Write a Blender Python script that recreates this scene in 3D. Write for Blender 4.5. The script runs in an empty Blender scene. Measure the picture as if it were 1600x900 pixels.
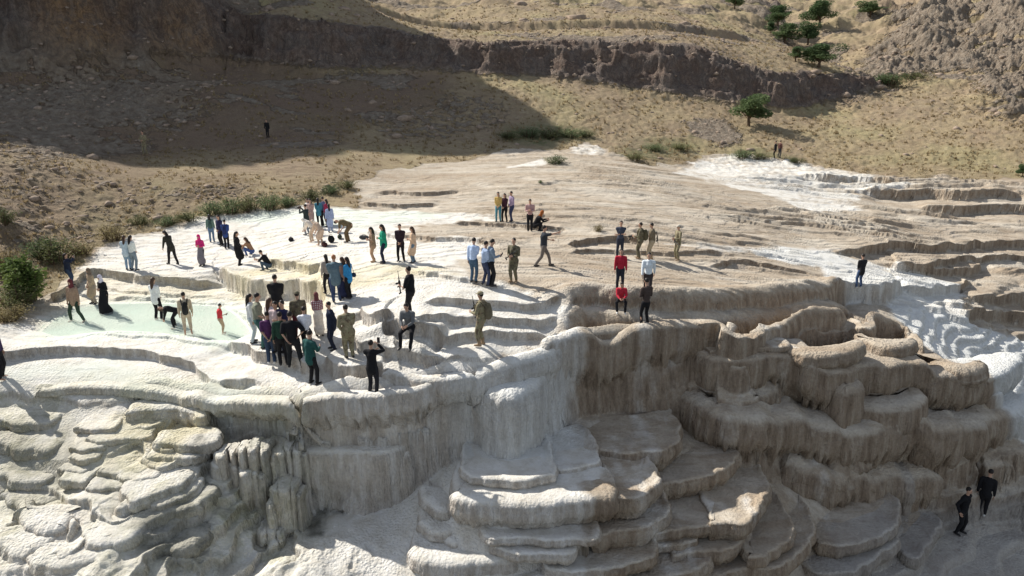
import bpy, bmesh, math, random
import numpy as np
from mathutils import Vector, Matrix, Euler
random.seed(7); rng = np.random.default_rng(7)
PI = math.pi
SC = bpy.context.scene
C = SC.collection
# ---------------------------------------------------------------- camera
ZC = 25.0
FPX = 1100.0
PITCH = math.atan(350 / FPX)
CP, SP = math.cos(PITCH), math.sin(PITCH)
cam = bpy.data.cameras.new('camera'); cam_o = bpy.data.objects.new('camera', cam); C.objects.link(cam_o)
cam_o.location = (0, 0, ZC); cam_o.rotation_euler = (PI / 2 - PITCH, 0, 0)
cam.sensor_width = 36; cam.lens = 36 * FPX / 1600; cam.clip_end = 3000; cam.clip_start = 0.5
SC.camera = cam_o
# ---------------------------------------------------------------- world, sun, exposure
SUN_EL = math.radians(40); SUN_DIR2 = np.array([-0.83, 0.56])          # horizontal direction towards the sun
w = bpy.data.worlds.new('World'); SC.world = w; w.use_nodes = True
nt = w.node_tree; bg = nt.nodes['Background']; sky = nt.nodes.new('ShaderNodeTexSky')
sky.sky_type = 'NISHITA'; sky.sun_disc = False; sky.sun_elevation = SUN_EL
sky.sun_rotation = math.atan2(SUN_DIR2[0], SUN_DIR2[1]); sky.altitude = 1500; sky.dust_density = 1.5
hs = nt.nodes.new('ShaderNodeHueSaturation'); hs.inputs['Saturation'].default_value = .5; nt.links.new(sky.outputs[0], hs.inputs['Color']); nt.links.new(hs.outputs[0], bg.inputs[0]); bg.inputs[1].default_value = 0.112
sun = bpy.data.lights.new('sun', 'SUN'); sun.energy = 4.8; sun.angle = math.radians(0.53); sun.color = (1, .94, .86)
sun_o = bpy.data.objects.new('sun', sun); C.objects.link(sun_o)
sd = Vector((SUN_DIR2[0] * math.cos(SUN_EL), SUN_DIR2[1] * math.cos(SUN_EL), math.sin(SUN_EL))).normalized()
sun_o.rotation_euler = sd.to_track_quat('Z', 'Y').to_euler(); sun_o.location = (-30, 40, 70)
SC.view_settings.view_transform = 'Standard'; SC.view_settings.look = 'None'
SC.view_settings.exposure = 0.38; SC.view_settings.gamma = 1; SC.view_settings.use_curve_mapping = False
# ---------------------------------------------------------------- helpers: pixels to the world
def ray(u, v):
    xc = (u - 800) / FPX; yc = -(v - 450) / FPX
    return xc, CP + yc * SP, yc * CP - SP
def ptH(u, v, H):
    x, y, z = ray(u, v); t = H / -z
    return (t * x, t * y, ZC - H)
def ptD(u, v, D):
    x, y, z = ray(u, v); t = D / y
    return (t * x, D, ZC + t * z)
class TPS:
    def __init__(s, pts, reg=0.5):
        P = np.array(pts, float); s.S = 30.0; s.p = P[:, :2] / s.S; n = len(P)
        K = s.U(((s.p[:, None] - s.p[None]) ** 2).sum(-1)) + np.eye(n) * reg * 1e-3
        Q = np.hstack([np.ones((n, 1)), s.p]); A = np.zeros((n + 3, n + 3))
        A[:n, :n] = K; A[:n, n:] = Q; A[n:, :n] = Q.T
        s.w = np.linalg.solve(A, np.concatenate([P[:, 2], np.zeros(3)]))
    @staticmethod
    def U(r2): return 0.5 * r2 * np.log(r2 + 1e-12)
    def __call__(s, x, y):
        x = np.asarray(x, float) / s.S; y = np.asarray(y, float) / s.S; n = len(s.p)
        o = s.w[n] + s.w[n + 1] * x + s.w[n + 2] * y
        for i in range(n):
            o = o + s.w[i] * s.U((x - s.p[i, 0]) ** 2 + (y - s.p[i, 1]) ** 2)
        return o
def hash2(ix, iy, seed):
    h = (ix.astype(np.int64) * 374761393 + iy.astype(np.int64) * 668265263 + seed * 1274126177) & 0xffffffff
    h = ((h ^ (h >> 13)) * 1274126177) & 0xffffffff
    return (h ^ (h >> 16)) & 0xffff
def perlin(x, y, seed=0):
    ix = np.floor(x); iy = np.floor(y); fx = (x - ix).astype(np.float32); fy = (y - iy).astype(np.float32)
    ix = ix.astype(np.int64); iy = iy.astype(np.int64)
    ux = fx * fx * fx * (fx * (fx * 6 - 15) + 10); uy = fy * fy * fy * (fy * (fy * 6 - 15) + 10)
    def g(dx, dy):
        a = hash2(ix + dx, iy + dy, seed).astype(np.float32) * (2 * PI / 65536)
        return np.cos(a) * (fx - dx) + np.sin(a) * (fy - dy)
    a = g(0, 0); b = g(1, 0); c = g(0, 1); d = g(1, 1)
    return ((a + ux * (b - a)) * (1 - uy) + (c + ux * (d - c)) * uy) * 1.5
def fbm(x, y, seed=0, o=4, ridged=False):
    r = 0; a = 1.0; t = 0
    for k in range(o):
        n = perlin(x, y, seed + k * 17)
        if ridged: n = 1 - 2 * np.abs(n)
        r = r + a * n; t += a; a *= .5; x = x * 2.03 + 11.3; y = y * 2.03 + 5.7
    return r / t
def sstep(a, b, x):
    t = np.clip((x - a) / (b - a), 0, 1); return t * t * (3 - 2 * t)
def smooth_poly(P, step, extra=None):
    """Catmull-Rom through P (n,k), resampled to about `step` metres"""
    P = np.asarray(P, float); Q = np.vstack([2 * P[0] - P[1], P, 2 * P[-1] - P[-2]]); out = []
    for i in range(1, len(Q) - 2):
        n = max(1, int(np.hypot(*(Q[i + 1] - Q[i])[:2]) / step)); t = np.arange(n)[:, None] / n
        p0, p1, p2, p3 = Q[i - 1], Q[i], Q[i + 1], Q[i + 2]
        out.append(.5 * ((2 * p1) + (-p0 + p2) * t + (2 * p0 - 5 * p1 + 4 * p2 - p3) * t ** 2 + (-p0 + 3 * p1 - 3 * p2 + p3) * t ** 3))
    return np.vstack(out + [Q[-2][None]])
def poly_dist(x, y, P, closed=False):
    """distance to the polyline, its sign (positive on the right hand side of travel), arc length, gradient"""
    n = len(P); best = np.full(x.shape, 1e18); S = np.zeros(x.shape); K = np.zeros(x.shape, np.int32); T = np.zeros(x.shape)
    seg = P[1:, :2] - P[:-1, :2]; L = np.hypot(seg[:, 0], seg[:, 1]) + 1e-9; acc = np.concatenate([[0], np.cumsum(L)])
    for i in range(n - 1):
        dx = x - P[i, 0]; dy = y - P[i, 1]; t = np.clip((dx * seg[i, 0] + dy * seg[i, 1]) / L[i] ** 2, 0, 1)
        d2 = (dx - t * seg[i, 0]) ** 2 + (dy - t * seg[i, 1]) ** 2; m = d2 < best
        best[m] = d2[m]; S[m] = acc[i] + t[m] * L[i]; K[m] = i; T[m] = t[m]
    nr = np.stack([seg[:, 1], -seg[:, 0]], 1) / L[:, None]                 # right-hand normal
    nv = nr[K].copy(); a = (T <= 0) & (K > 0); nv[a] += nr[K[a] - 1]; a = (T >= 1) & (K < n - 2); nv[a] += nr[K[a] + 1]
    cx = P[K, 0] + T * seg[K, 0]; cy = P[K, 1] + T * seg[K, 1]
    sg = np.where((x - cx) * nv[:, 0] + (y - cy) * nv[:, 1] >= 0, 1.0, -1.0)
    nv /= np.linalg.norm(nv, axis=1)[:, None] + 1e-9
    return np.sqrt(best), sg, S, acc[-1], nv
def inside(x, y, P):
    c = np.zeros(x.shape, bool); n = len(P); j = n - 1
    for i in range(n):
        xi, yi = P[i, 0], P[i, 1]; xj, yj = P[j, 0], P[j, 1]
        if yi != yj:
            c ^= ((yi > y) != (yj > y)) & (x < (xj - xi) * (y - yi) / (yj - yi) + xi)
        j = i
    return c
# ---------------------------------------------------------------- the lie of the land: control points
def H(l): return [ptH(*a) for a in l]
def D(l): return [ptD(*a) for a in l]
plateau = TPS(H([(-250,700,13.3),(0,600,12.3),(-250,520,12.6),(60,520,11.9),(115,502,11.8),(200,500,11.75),(295,522,11.75),(350,480,11.7),
    (-500,620,13.4),(430,573,11.5),(520,546,10.8),(548,559,10.7),(490,600,11.5),(585,617,11.5),(300,590,12.2),(400,640,12.4),(250,610,12.3),(100,590,12.2),
    (660,610,11.5),(753,540,10.2),(700,570,10.8),(643,497,9.7),(637,543,10.4),(739,441,9.3),(601,411,9.35),(435,505,11.0),(400,440,10.75),
    (204,422,11.3),(316,415,11.1),(346,385,10.8),(480,367,10.0),(500,345,9.8),(520,470,9.9),(560,440,9.6),(779,346,9.6),(827,361,9.5),
    (850,416,9.4),(968,402,9.8),(1057,406,10.1),(967,455,9.9),(1011,461,10.0),(1007,510,10.5),(950,500,10.4),(870,520,10.4),(790,575,10.8),
    (1100,480,10.7),(1140,530,11.2),(1200,470,11.2),(1300,480,11.8),(1341,450,12.0),(1400,470,12.6),(1240,410,11.2),(1450,430,12.6),(1500,500,14),(1600,430,13.2),
    (1600,500,15),(1600,560,16),(1750,600,18),(1500,540,15),(1420,540,13.2),(1500,380,12.6),(1600,340,12.2),(1750,450,15),(1350,330,11.6),(1200,340,10.8),(1050,330,9.9),
    (900,330,9.4),(650,310,9.4),(600,280,9.2),(800,280,9.0),(1000,290,9.4),(1200,290,10.4),(1100,250,9.6),(900,240,8.4),(1400,280,10.8),(1600,280,10.6),
    (0,400,10.7),(100,330,9.5),(0,450,11.3),(0,260,7.0),(0,330,8.8),(-200,400,9.5),(-250,300,6),(400,290,8.9),(330,300,9.1),(228,243,7.8),
    (419,215,6.9),(500,240,7.6),(700,200,6.8),(850,205,7.2),(-400,350,5),(1800,350,13),(2000,500,18)])
  + D([(300,150,80),(0,180,68),(0,140,78),(450,152,84),(600,165,84),(700,150,88),(870,148,92),(1000,155,95),(1100,175,92),(1200,190,90),(1300,170,100),
    (1400,150,105),(1500,200,85),(1600,200,82),(1600,120,112),(1450,120,112),(1750,150,95),(-300,150,78),(1500,60,138),(1620,20,150),(1400,55,150),(1800,-60,160),
    (1600,-80,200),(1330,95,140),(1250,90,145),(1220,50,170),(1200,5,205),(1300,0,215),(1400,-30,230),(1300,-80,300),(900,100,150),(600,100,150),
    (200,100,140),(900,-40,260),(1100,-60,350),(1700,-200,300)]), 2)
floor_ = TPS([(p[0], p[1], p[2] - .12) for p in H([(1497,832,20),(1530,803,20),(1600,800,20.3),(1600,900,20.8),(1480,900,20.2),(1750,850,21.5),(1400,790,19.0),(1300,905,19.4),(1200,905,18.4),
    (1000,905,17.6),(850,905,16.8),(1250,800,17.4),(1300,780,17.8),(1350,800,18.5),(1200,740,16.6),(1150,765,16.1),(1080,795,16.3),(1000,762,15.7),(1000,672,14.3),(860,718,14.1),(900,832,15.7),(800,800,14.8),(1100,860,17.0),
    (720,745,14.4),(700,800,15.2),(620,812,16.05),(600,870,16.35),(700,900,16.5),(520,850,16.2),(480,890,16.4),(450,846,16.4),(350,870,16.2),(400,838,16.3),(350,815,15.3),(300,800,15),(200,850,15.1),(100,900,15.4),(0,900,15.3),
    (0,665,12.8),(0,760,14.75),(70,760,14.7),(0,810,15.0),(110,800,14.8),(200,740,14),(300,720,13.9),(100,690,13.3),(-300,800,14.5),(-300,1000,15.5),(200,690,13.5),(300,700,13.7),
    (1600,1100,21.5),(1000,1100,19.5),(500,1100,18),(100,1100,16.5),(2000,900,23),(1700,760,21),(1450,790,19.8)])]
    + [(20, 34, 6.5), (8, 32, 9), (30, 30, 5), (-4, 28, 9), (-14, 30, 11)], .5)
behind = TPS(D([(350,-15,105),(450,8,103),(560,36,102),(700,56,103),(830,62,103),(950,60,104),(1050,62,104),(1100,68,103),(1150,90,102),(1230,104,104),
    (1320,113,110),(600,22,130),(600,-25,170),(900,34,125),(900,2,165),(900,-60,230),(1100,44,130),(1100,2,180),(1190,50,150),(1180,-20,230),(300,-390,118),(200,-330,104),
    (90,-400,100),(0,-420,98),(-200,-520,97),(0,-520,140),(400,-160,170),(700,-140,260),(1000,-140,330),(1250,20,190),(450,-60,140),(760,5,150),(1250,80,150),
    (-100,-520,120),(-600,-620,112)]), 2)
# ---------------------------------------------------------------- the grid (fans out from the valley's lower end)
NA = 1750; ta = np.linspace(-1.16, 1.16, NA)
rows = [11.0]
while rows[-1] < 520:
    Y = rows[-1]
    if Y < 16: d = .09
    elif Y < 27.5: d = .04
    elif Y < 33: d = .055
    elif Y < 46: d = .075
    elif Y < 84: d = .075 + (Y - 46) * .004
    elif Y < 112: d = .24
    elif Y < 160: d = .5
    else: d = .5 + (Y - 160) * .02
    rows.append(Y + d)
yr = np.array(rows); NR = len(yr)
GX = (yr[:, None] * ta[None]).ravel(); GY = np.repeat(yr, NA)
def sample(field, x, y):
    """bilinear look-up in the grid"""
    j = (x / y - ta[0]) / (ta[1] - ta[0]); i = np.interp(y, yr, np.arange(NR))
    i = np.clip(i, 0, NR - 1.001); j = np.clip(j, 0, NA - 1.001); i0 = i.astype(int); j0 = j.astype(int); fi = i - i0; fj = j - j0
    F = field.reshape(NR, NA)
    return (F[i0, j0] * (1 - fi) * (1 - fj) + F[i0 + 1, j0] * fi * (1 - fj) + F[i0, j0 + 1] * (1 - fi) * fj + F[i0 + 1, j0 + 1] * fi * fj)
def march(zf, u, v, tmin=12, tmax=480):
    x, y, z = ray(u, v); t = np.geomspace(tmin, tmax, 3000); X = t * x; Yy = t * y; Z = ZC + t * z
    g = zf(X, Yy); m = Z <= g; k = int(np.argmax(m)) if m.any() else len(t) - 1
    if k > 0 and m.any():
        a = (Z[k - 1] - g[k - 1]); b = (g[k] - Z[k]); f = a / (a + b + 1e-9); tt = t[k - 1] + f * (t[k] - t[k - 1])
    else: tt = t[k]
    return tt * x, tt * y, ZC + tt * z
# coarse field look-ups (TPS evaluated on a thinned grid, then interpolated)
cy = np.unique(np.concatenate([np.arange(10, 50, .5), np.arange(50, 120, 1.2), np.arange(120, 540, 6)])); ct = np.linspace(-1.18, 1.18, 240)
CX = cy[:, None] * ct[None]; CY = np.repeat(cy[:, None], len(ct), 1)
def coarse(t):
    F = t(CX, CY)
    def f(x, y):
        j = np.clip((x / y - ct[0]) / (ct[1] - ct[0]), 0, len(ct) - 1.001); i = np.clip(np.interp(y, cy, np.arange(len(cy))), 0, len(cy) - 1.001)
        i0 = i.astype(int); j0 = j.astype(int); fi = i - i0; fj = j - j0
        return F[i0, j0] * (1 - fi) * (1 - fj) + F[i0 + 1, j0] * fi * (1 - fj) + F[i0, j0 + 1] * (1 - fi) * fj + F[i0 + 1, j0 + 1] * fi * fj
    return f
fP, fB, fQ = coarse(plateau), coarse(floor_), coarse(behind)
def on(zf, px, dz=0.0):
    out = []
    for p in px:
        x, y, z = march(lambda a, b: zf(a, b) + dz, p[0], p[1]); out.append((x, y))
    return np.array(out)
# low-frequency warps shared by all edges
W1 = fbm(GX * .55, GY * .55, 3, 3); W2 = fbm(GX * 1.9, GY * 1.9, 9, 2)
# --- main edge of the travertine plateau
EDGE = [(-700,650),(-400,645),(-150,632),(0,626),(62,620),(128,615),(189,615),(242,615),(302,628),(332,633),(378,636),(427,640),(458,641),(467,650),(474,634),(500,630),(560,629),
    (613,625),(640,622),(666,618),(690,606),(742,597),(787,582),(830,566),(870,548),(895,531),(960,519),(1010,516),(1080,518),(1128,520),(1142,532),
    (1170,520),(1240,512),(1300,508),(1330,500),(1345,520),(1380,512),(1415,522),(1435,545),(1452,580),(1500,598),(1540,625),(1600,660),(1700,720),(1900,800)]
KU = ([-700, 380, 460, 680, 900, 1090, 1170, 1500, 1900], [2.2, 2.4, 5.5, 5.5, 4.0, 3.2, 1.5, 1.5, 1.5])
eP = on(fP, EDGE); eS = smooth_poly(np.hstack([eP, np.interp([e[0] for e in EDGE], *KU)[:, None]]), .35)
Z = fP(GX, GY).copy()
SX = np.zeros_like(Z); SY = np.zeros_like(Z)
TR = np.zeros_like(Z)                     # 0 on tops .. 1 on faces (kept for wear and moss)
fl = fB(GX, GY)
near = GY < 60
idx = np.nonzero(near)[0]
d, sg, s, Lt, nv = poly_dist(GX[idx], GY[idx], eS)
dd = d * sg; acc_ = np.concatenate([[0], np.cumsum(np.hypot(*(eS[1:, :2] - eS[:-1, :2]).T))]); kv = np.interp(s, acc_, eS[:, 2]); au = np.interp(s, acc_, np.interp(eS[:, 0] / eS[:, 1], [-.3, -.1, .3, .4], [.25, .1, .1, .35]))
def flute(s, seed, f=4.0):
    n = len(s); z0 = np.zeros(n)
    return .6 * (1 - 2 * np.abs(perlin(s * f, z0 + .5, seed))) + .4 * (1 - 2 * np.abs(perlin(s * f * 2.3, z0 + .5, seed + 5)))
def wall_drop(x, r, rv, k):
    x = np.maximum(x, 0); t = np.minimum(x / r, 1)
    return rv * (1 - np.sqrt(np.maximum(1 - t * t, 0))) + k * np.maximum(x - r, 0)
CORE = np.interp(s, acc_, np.interp(eS[:, 0] / eS[:, 1], [-.62, -.55, -.10, -.04, .28, .33], [.4, .95, .95, .6, .6, .12])); big = perlin(s * .33, s * 0 + .5, 77) * .45 + perlin(s * .9, s * 0 + .5, 78) * .18
du = dd + CORE + W1[idx] * au + big * (au / .25) + W2[idx] * .03
lobe = flute(s, 31, 2.6)
dw = du - (.05 + .10 * (6 - kv) / 5) * lobe * sstep(.1, .9, du)
zw = Z[idx] - wall_drop(dw, .5, .42, kv)
zi = np.where(du > 0, zw, Z[idx])
Z[idx] = np.where(du > -1.0, np.maximum(zi, np.minimum(fl[idx], Z[idx])), Z[idx])
sh = .35 * sstep(.35, 1.0, du) * (1 - sstep(1.2, 2.6, du))
SX[idx] -= nv[:, 0] * sh; SY[idx] -= nv[:, 1] * sh
OUTSIDE = np.zeros_like(Z, bool); OUTSIDE[idx] = du > 0
base_floor = Z.copy()
def zgrid(x, y): return sample(Z, np.asarray(x), np.asarray(y))
# --- soft ledges on the terraces: open lines; the ground steps down by `st` across each
def ledge(px, st, R=1.6, wd=.16, ov=.14, fa=.035, ff=5, seed=0, zf=None, taper=.12):
    P = on(zf or zgrid, px, st * .4 * 0); S_ = smooth_poly(P, .25 if P[:, 1].mean() < 45 else .6); M = 3.2 * R
    m = np.nonzero((GX > S_[:, 0].min() - M) & (GX < S_[:, 0].max() + M) & (GY > S_[:, 1].min() - M) & (GY < S_[:, 1].max() + M) & ~OUTSIDE)[0]
    if not len(m): return
    x = GX[m] + .25 * W1[m] + .03 * W2[m]; y = GY[m] + .35 * W1[m] + .06 * W2[m]
    d, sg, s, Lt, nv = poly_dist(x, y, S_); dd = d * sg + .07 * perlin(s * 1.1, s * 0 + .5, 90 + seed)
    tp = sstep(0, taper, s / Lt) * (1 - sstep(1 - taper, 1, s / Lt))
    dw = dd - fa * flute(s + seed * 3.1, 70 + seed, ff) * sstep(0, wd, dd)
    t = np.clip(dw / wd, 0, 1)
    A = np.where(dw < 0, .5 * np.exp(np.minimum(dw, 0) / R), np.where(dw < wd, .5 - (1 - np.sqrt(np.maximum(1 - t * t, 0))), -.5 * np.exp(-np.maximum(dw - wd, 0) / R)))
    Z[m] += st * A * tp
    sh = ov * sstep(.02, wd, dd) * (1 - sstep(wd + .1, wd + .7, dd)) * tp * min(1, st / .5)
    SX[m] -= nv[:, 0] * sh; SY[m] -= nv[:, 1] * sh
LED = [
 ([(-150,565),(0,556),(64,551),(125,549),(178,550),(235,554),(284,567),(320,584),(360,594),(423,600)], .42, 1.1),
 ([(60,480),(117,446),(137,428),(157,427),(200,434),(277,440),(345,434),(350,428)], .5, 1.6),
 ([(100,452),(140,450),(213,458),(249,462),(313,458),(345,456)], .16, .8),
 ([(165,467),(200,466),(240,467),(300,470),(350,472)], .16, .8),
 ([(150,522),(200,524),(250,526),(330,536),(372,538)], .12, .7),
 ([(362,530),(372,540),(385,547),(416,556),(450,562),(480,566),(505,562)], .5, 1.2),
 ([(508,556),(516,565),(541,571),(575,573),(605,570)], .6, 1.0),
 ([(590,572),(600,585),(621,592),(660,602),(690,606)], .55, 1.2),
 ([(347,420),(349,430),(355,440),(374,446),(416,449),(445,449),(475,452),(500,457),(515,470)], 1.05, 1.5),
 ([(415,400),(425,410),(445,416),(467,419),(495,420),(515,419)], .5, 1.3),
 ([(562,488),(568,500),(580,506),(595,507),(615,500)], .5, 1.0),
 ([(590,535),(593,523),(602,515),(640,517),(682,525),(700,530)], .65, 1.0),
 ([(540,528),(560,537),(600,547),(640,550),(680,557),(740,568),(790,577)], .45, 1.2),
 ([(660,470),(690,472),(773,480),(835,484),(880,478)], .35, 1.0),
 ([(640,500),(690,498),(760,503),(840,505),(870,500)], .35, 1.0),
 ([(660,535),(700,530),(770,523),(860,525)], .35, .9),
 ([(845,490),(858,478),(880,470),(929,466),(960,468),(1004,472),(1053,475),(1100,474),(1190,470),(1240,464),(1295,457),(1310,445)], .95, 1.6),
 ([(840,515),(860,506),(885,498),(916,493),(985,494),(1030,498),(1100,497),(1187,491),(1243,489),(1287,488),(1313,478),(1335,487)], 1.0, 1.4),
 ([(1285,393),(1340,394),(1387,388),(1417,389),(1450,395),(1513,392),(1547,385),(1600,382),(1700,380)], .65, 2.2),
 ([(1380,412),(1400,420),(1433,424),(1483,427),(1523,422),(1535,412)], .65, 2.0),
 ([(1500,460),(1520,470),(1550,474),(1600,470),(1700,470)], .65, 2.0),
 ([(1400,447),(1433,458),(1480,458),(1502,452),(1510,440)], .65, 1.6),
 ([(1300,455),(1327,457),(1367,460),(1395,458),(1408,448)], 1.1, 1.2),
 ([(1500,500),(1530,495),(1570,497),(1620,510)], .7, 1.6),
 ([(1440,420),(1500,408),(1560,406),(1640,404)], .5, 1.6),
 ([(880,398),(920,392),(1000,394),(1060,398),(1100,396),(1140,398)], .25, 1.5),
 ([(880,388),(910,380),(940,376),(975,376),(1010,382)], .4, 1.2),
 ([(640,425),(700,432),(745,442),(800,448)], .2, 1.0),
 ([(1100,420),(1160,412),(1220,420),(1280,432)], .3, 1.2),
 ([(560,362),(640,372),(720,376),(800,384)], .25, 1.5),
 ([(700,350),(780,352),(840,356),(900,360)], .25, 1.5),
 ([(1240,276),(1290,282),(1350,285),(1400,292)], .8, 2.5),
 ([(1340,302),(1400,306),(1450,304),(1500,310),(1600,306)], .9, 2.5),
 ([(1430,325),(1500,330),(1560,326),(1620,328)], .9, 2.0),
 ([(590,300),(660,304),(720,300)], .3, 2.0),([(560,318),(620,322),(690,320)], .3, 2.0),
]
for i, (px, st, R) in enumerate(LED): ledge(px, st, R, wd=(.13 + .1 * st) if not (len(px) > 8 and st > .94 and i > 10) else .8, seed=i)
# thin natural ledges, contour-like, over the brown plateau and lightly over the white terraces
uu = GY * .60 + GX * .05 + 2.2 * fbm(GX * .05, GY * .13, 21, 4)
def saw(q, e): 
    f = q - np.floor(q); return sstep(0, e, f) - f
TRAV = sstep(60, 50, GY)                                                       # refined with masks below
plate = (~OUTSIDE) & (GY > 28) & (GY < 82)
amp = sstep(31, 40, GY) * (1 - sstep(70, 80, GY)) * sstep(-8, 4, GX - 0.0 * GY) * (.5 + .7 * sstep(5, 30, GX))
amp = amp * sstep(-.1, .35, fbm(GX * .07, GY * .16, 23, 3) + .12)
Z += np.where(plate, .36 * amp * saw(uu, .10) , 0)
uu2 = GY * 1.3 + GX * .12 + 2.6 * fbm(GX * .16, GY * .3, 24, 3)
Z += np.where(plate, .14 * amp * saw(uu2, .14), 0)
uu3 = GY * 1.1 - GX * .05 + 2.4 * fbm(GX * .22, GY * .35, 27, 3)
whit = (~OUTSIDE) & (GY < 60)
POOL = smooth_poly(on(fP, [(60,520),(95,490),(140,476),(220,470),(300,472),(352,474),(385,490),(396,515),(372,532),(300,528),(230,520),(150,520),(90,528),(60,520)]), .4)
notpool = ~inside(GX, GY, POOL)
Z += np.where(whit & notpool, .075 * saw(uu3, .2) * sstep(24, 34, GY) + .012 * W2, 0)
# the pool bed is level
pz = ZC - 11.8
pd = poly_dist(GX[~notpool], GY[~notpool], np.vstack([POOL, POOL[:1]]))[0]; Z[~notpool] = pz - .14 * sstep(-.1, .9, pd) + .02
# lumps in the lower left and general roughness below the edge
lowl = OUTSIDE & (GX < -6) 
def terrace(z, h, warp, e=.24):
    t = (z + warp) / h; f = t - np.floor(t); s_ = np.where(f < e, .86 * (1 - (1 - f / e) ** 3), .86 + .14 * (f - e) / (1 - e)); return (np.floor(t) + s_) * h - warp
q = 1.6 * (GX * .25 + GY * .9) + 2.4 * fbm(GX * .35, GY * .45, 28, 4)
lf = sstep(-8, -12, GX) 
lf = sstep(-4.5, -7.5, GX + 1.2 * W1) * OUTSIDE * sstep(.15, .5, fP(GX, GY) - Z)
Wb = fbm(GX * .28, GY * .28, 28, 3); Wc = fbm(GX * .9, GY * .7, 29, 3)
Zt = Z + .55 * Wb + .10 * Wc
Zt = terrace(Zt, .46, .30 * Wc + .5 * fbm(GX * .45, GY * .45, 31, 2)); Zt = .7 * Zt + .3 * terrace(Zt, .17, .12 * W2 + .1 * Wc)
Z += lf * (Zt - Z) + .0
cs = sstep(.50, .58, GX / GY) * sstep(12.8, 13.6, ZC - Z) * (GY < 48); Z += cs * (.75 * terrace(Z, .42, .35 * fbm(GX * .3, GY * .3, 35, 2), .5) + .25 * Z - Z)
Zr = terrace(Z + .25 * Wb, 1.3, 1.0 * fbm(GX * .3, GY * .3, 33, 3), .5)
rw = OUTSIDE * sstep(5.5, 8, GX) * sstep(23.5, 25.5, GY) * sstep(.3, 1.2, Z - fl)
Z += rw * (Zr - Z)
Z += np.where(OUTSIDE, .012 * W2 + .05 * W1, 0)
# ---------------------------------------------------------------- far side: cliff and slopes
CL = [(-900,-420,92),(-500,-380,92),(-200,-330,92),(0,-260,92),(90,-200,93),(200,-140,96),(280,-70,99),(350,-12,102),(450,10,101),(560,38,100),(640,52,101),(700,58,101),(760,62,102),
      (830,62,102),(950,62,102),(1050,64,102),(1100,70,101),(1150,92,100),(1230,106,102),(1300,112,104),(1336,128,106)]
cP = np.array([ptD(*c)[:2] for c in CL]); cS = smooth_poly(cP, 2.0)
tail = np.array([ptD(1336,110,112)[:2], ptD(1290,95,128)[:2], ptD(1215,60,160)[:2], ptD(1195,0,220)[:2], (160, 520), (160, 700), (-700, 700), (cS[0, 0], 700)])
CC = np.vstack([cS, tail, cS[:1]])
m = np.nonzero(GY > 60)[0]; x, y = GX[m], GY[m]
c1 = fbm(x * .05, y * .05, 101, 4); c2 = fbm(x * .16, y * .22, 102, 5, True); c3 = fbm(x * .9, y * .9, 103, 3)
d, sg, s, Lt, nv = poly_dist(x, y, CC); ins = inside(x, y, CC); dd = np.where(ins, -d, d)
st_ = fbm(s * .12, s * 0 + .5, 104, 4) * 2.0 + (flute(s, 105, .3)) * (.25 + .8 * (1 - sstep(.42, .62, s / np.hypot(*(cS[1:] - cS[:-1]).T).sum())))
Lc = np.hypot(*(cS[1:] - cS[:-1]).T).sum()
left = 1 - sstep(.42, .62, s / Lc)
kk = 1.0 + 1.6 * left
zq = fQ(x, y); zq = zq + np.clip((zq - ZC - 14) / 30, 0, 1) * 9 * fbm(x * .06, y * .06, 120, 3)
du = dd + 6.5 * c1 - st_ - 1.2 * c2
fac = np.maximum(du, 0)
basez = Z[m] + .0
fac = np.maximum(du, 0)
hill = sstep(78, 100, y)
basez = basez + hill * (1.6 * c1) 
hg = np.maximum(zq - basez, .5); t_ = fac * kk / hg; t_ = t_ + .05 * np.sin(t_ * 19 + 3 * c1)
tal = .38; F_ = np.where(t_ < 1 - tal, 1 - t_, tal * np.exp(-(t_ - 1 + tal) / tal * .8)); F_ = np.where(t_ > 2.6, 0, F_ * sstep(2.6, 1.8, t_))
cz = basez + hg * F_ + (.6 * c2 + .3 * c3) * sstep(0, .2, F_)
FARROCK = np.zeros_like(Z); win = np.where(du < 0, zq > basez, F_ > 0.0) ; cz = np.where(du < 0, zq + .2 * c3, cz)
Z[m] = np.where(win, cz, basez)
FARROCK[m] = np.where(win & (du > -2.5), 1, 0) * sstep(-2.5, .5, du) * sstep(.02, .30 , F_ + .25 * c1)
# rocky ground right of the gully, scree left
x, y = GX, GY
FB = fbm(x * .11, y * .11, 110, 4); FR = fbm(x * .16, y * .27, 111, 5, True); FD = fbm(x * 1.1, y * 1.1, 112, 3)
RK = on(fP, [(1320,175),(1345,120),(1400,20),(1480,-60),(1700,-80),(1800,100),(1700,190),(1600,185),(1540,150),(1520,110),(1440,118),(1400,135)])
_ri = np.unique(np.append(np.arange(0, NR, 3), NR - 1)); _ci = np.unique(np.append(np.arange(0, NA, 3), NA - 1))
SGX = GX.reshape(NR, NA)[_ri][:, _ci].ravel(); SGY = GY.reshape(NR, NA)[_ri][:, _ci].ravel()
_rp = np.interp(np.arange(NR), _ri, np.arange(len(_ri))); _cp = np.interp(np.arange(NA), _ci, np.arange(len(_ci)))
def upsample(o):
    o = o.reshape(len(_ri), len(_ci)).astype(np.float32); r0 = np.minimum(_rp.astype(int), len(_ri) - 2); fr = (_rp - r0)[:, None].astype(np.float32); o = o[r0] * (1 - fr) + o[r0 + 1] * fr
    c0 = np.minimum(_cp.astype(int), len(_ci) - 2); fc = (_cp - c0)[None].astype(np.float32); return (o[:, c0] * (1 - fc) + o[:, c0 + 1] * fc).ravel()
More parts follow.
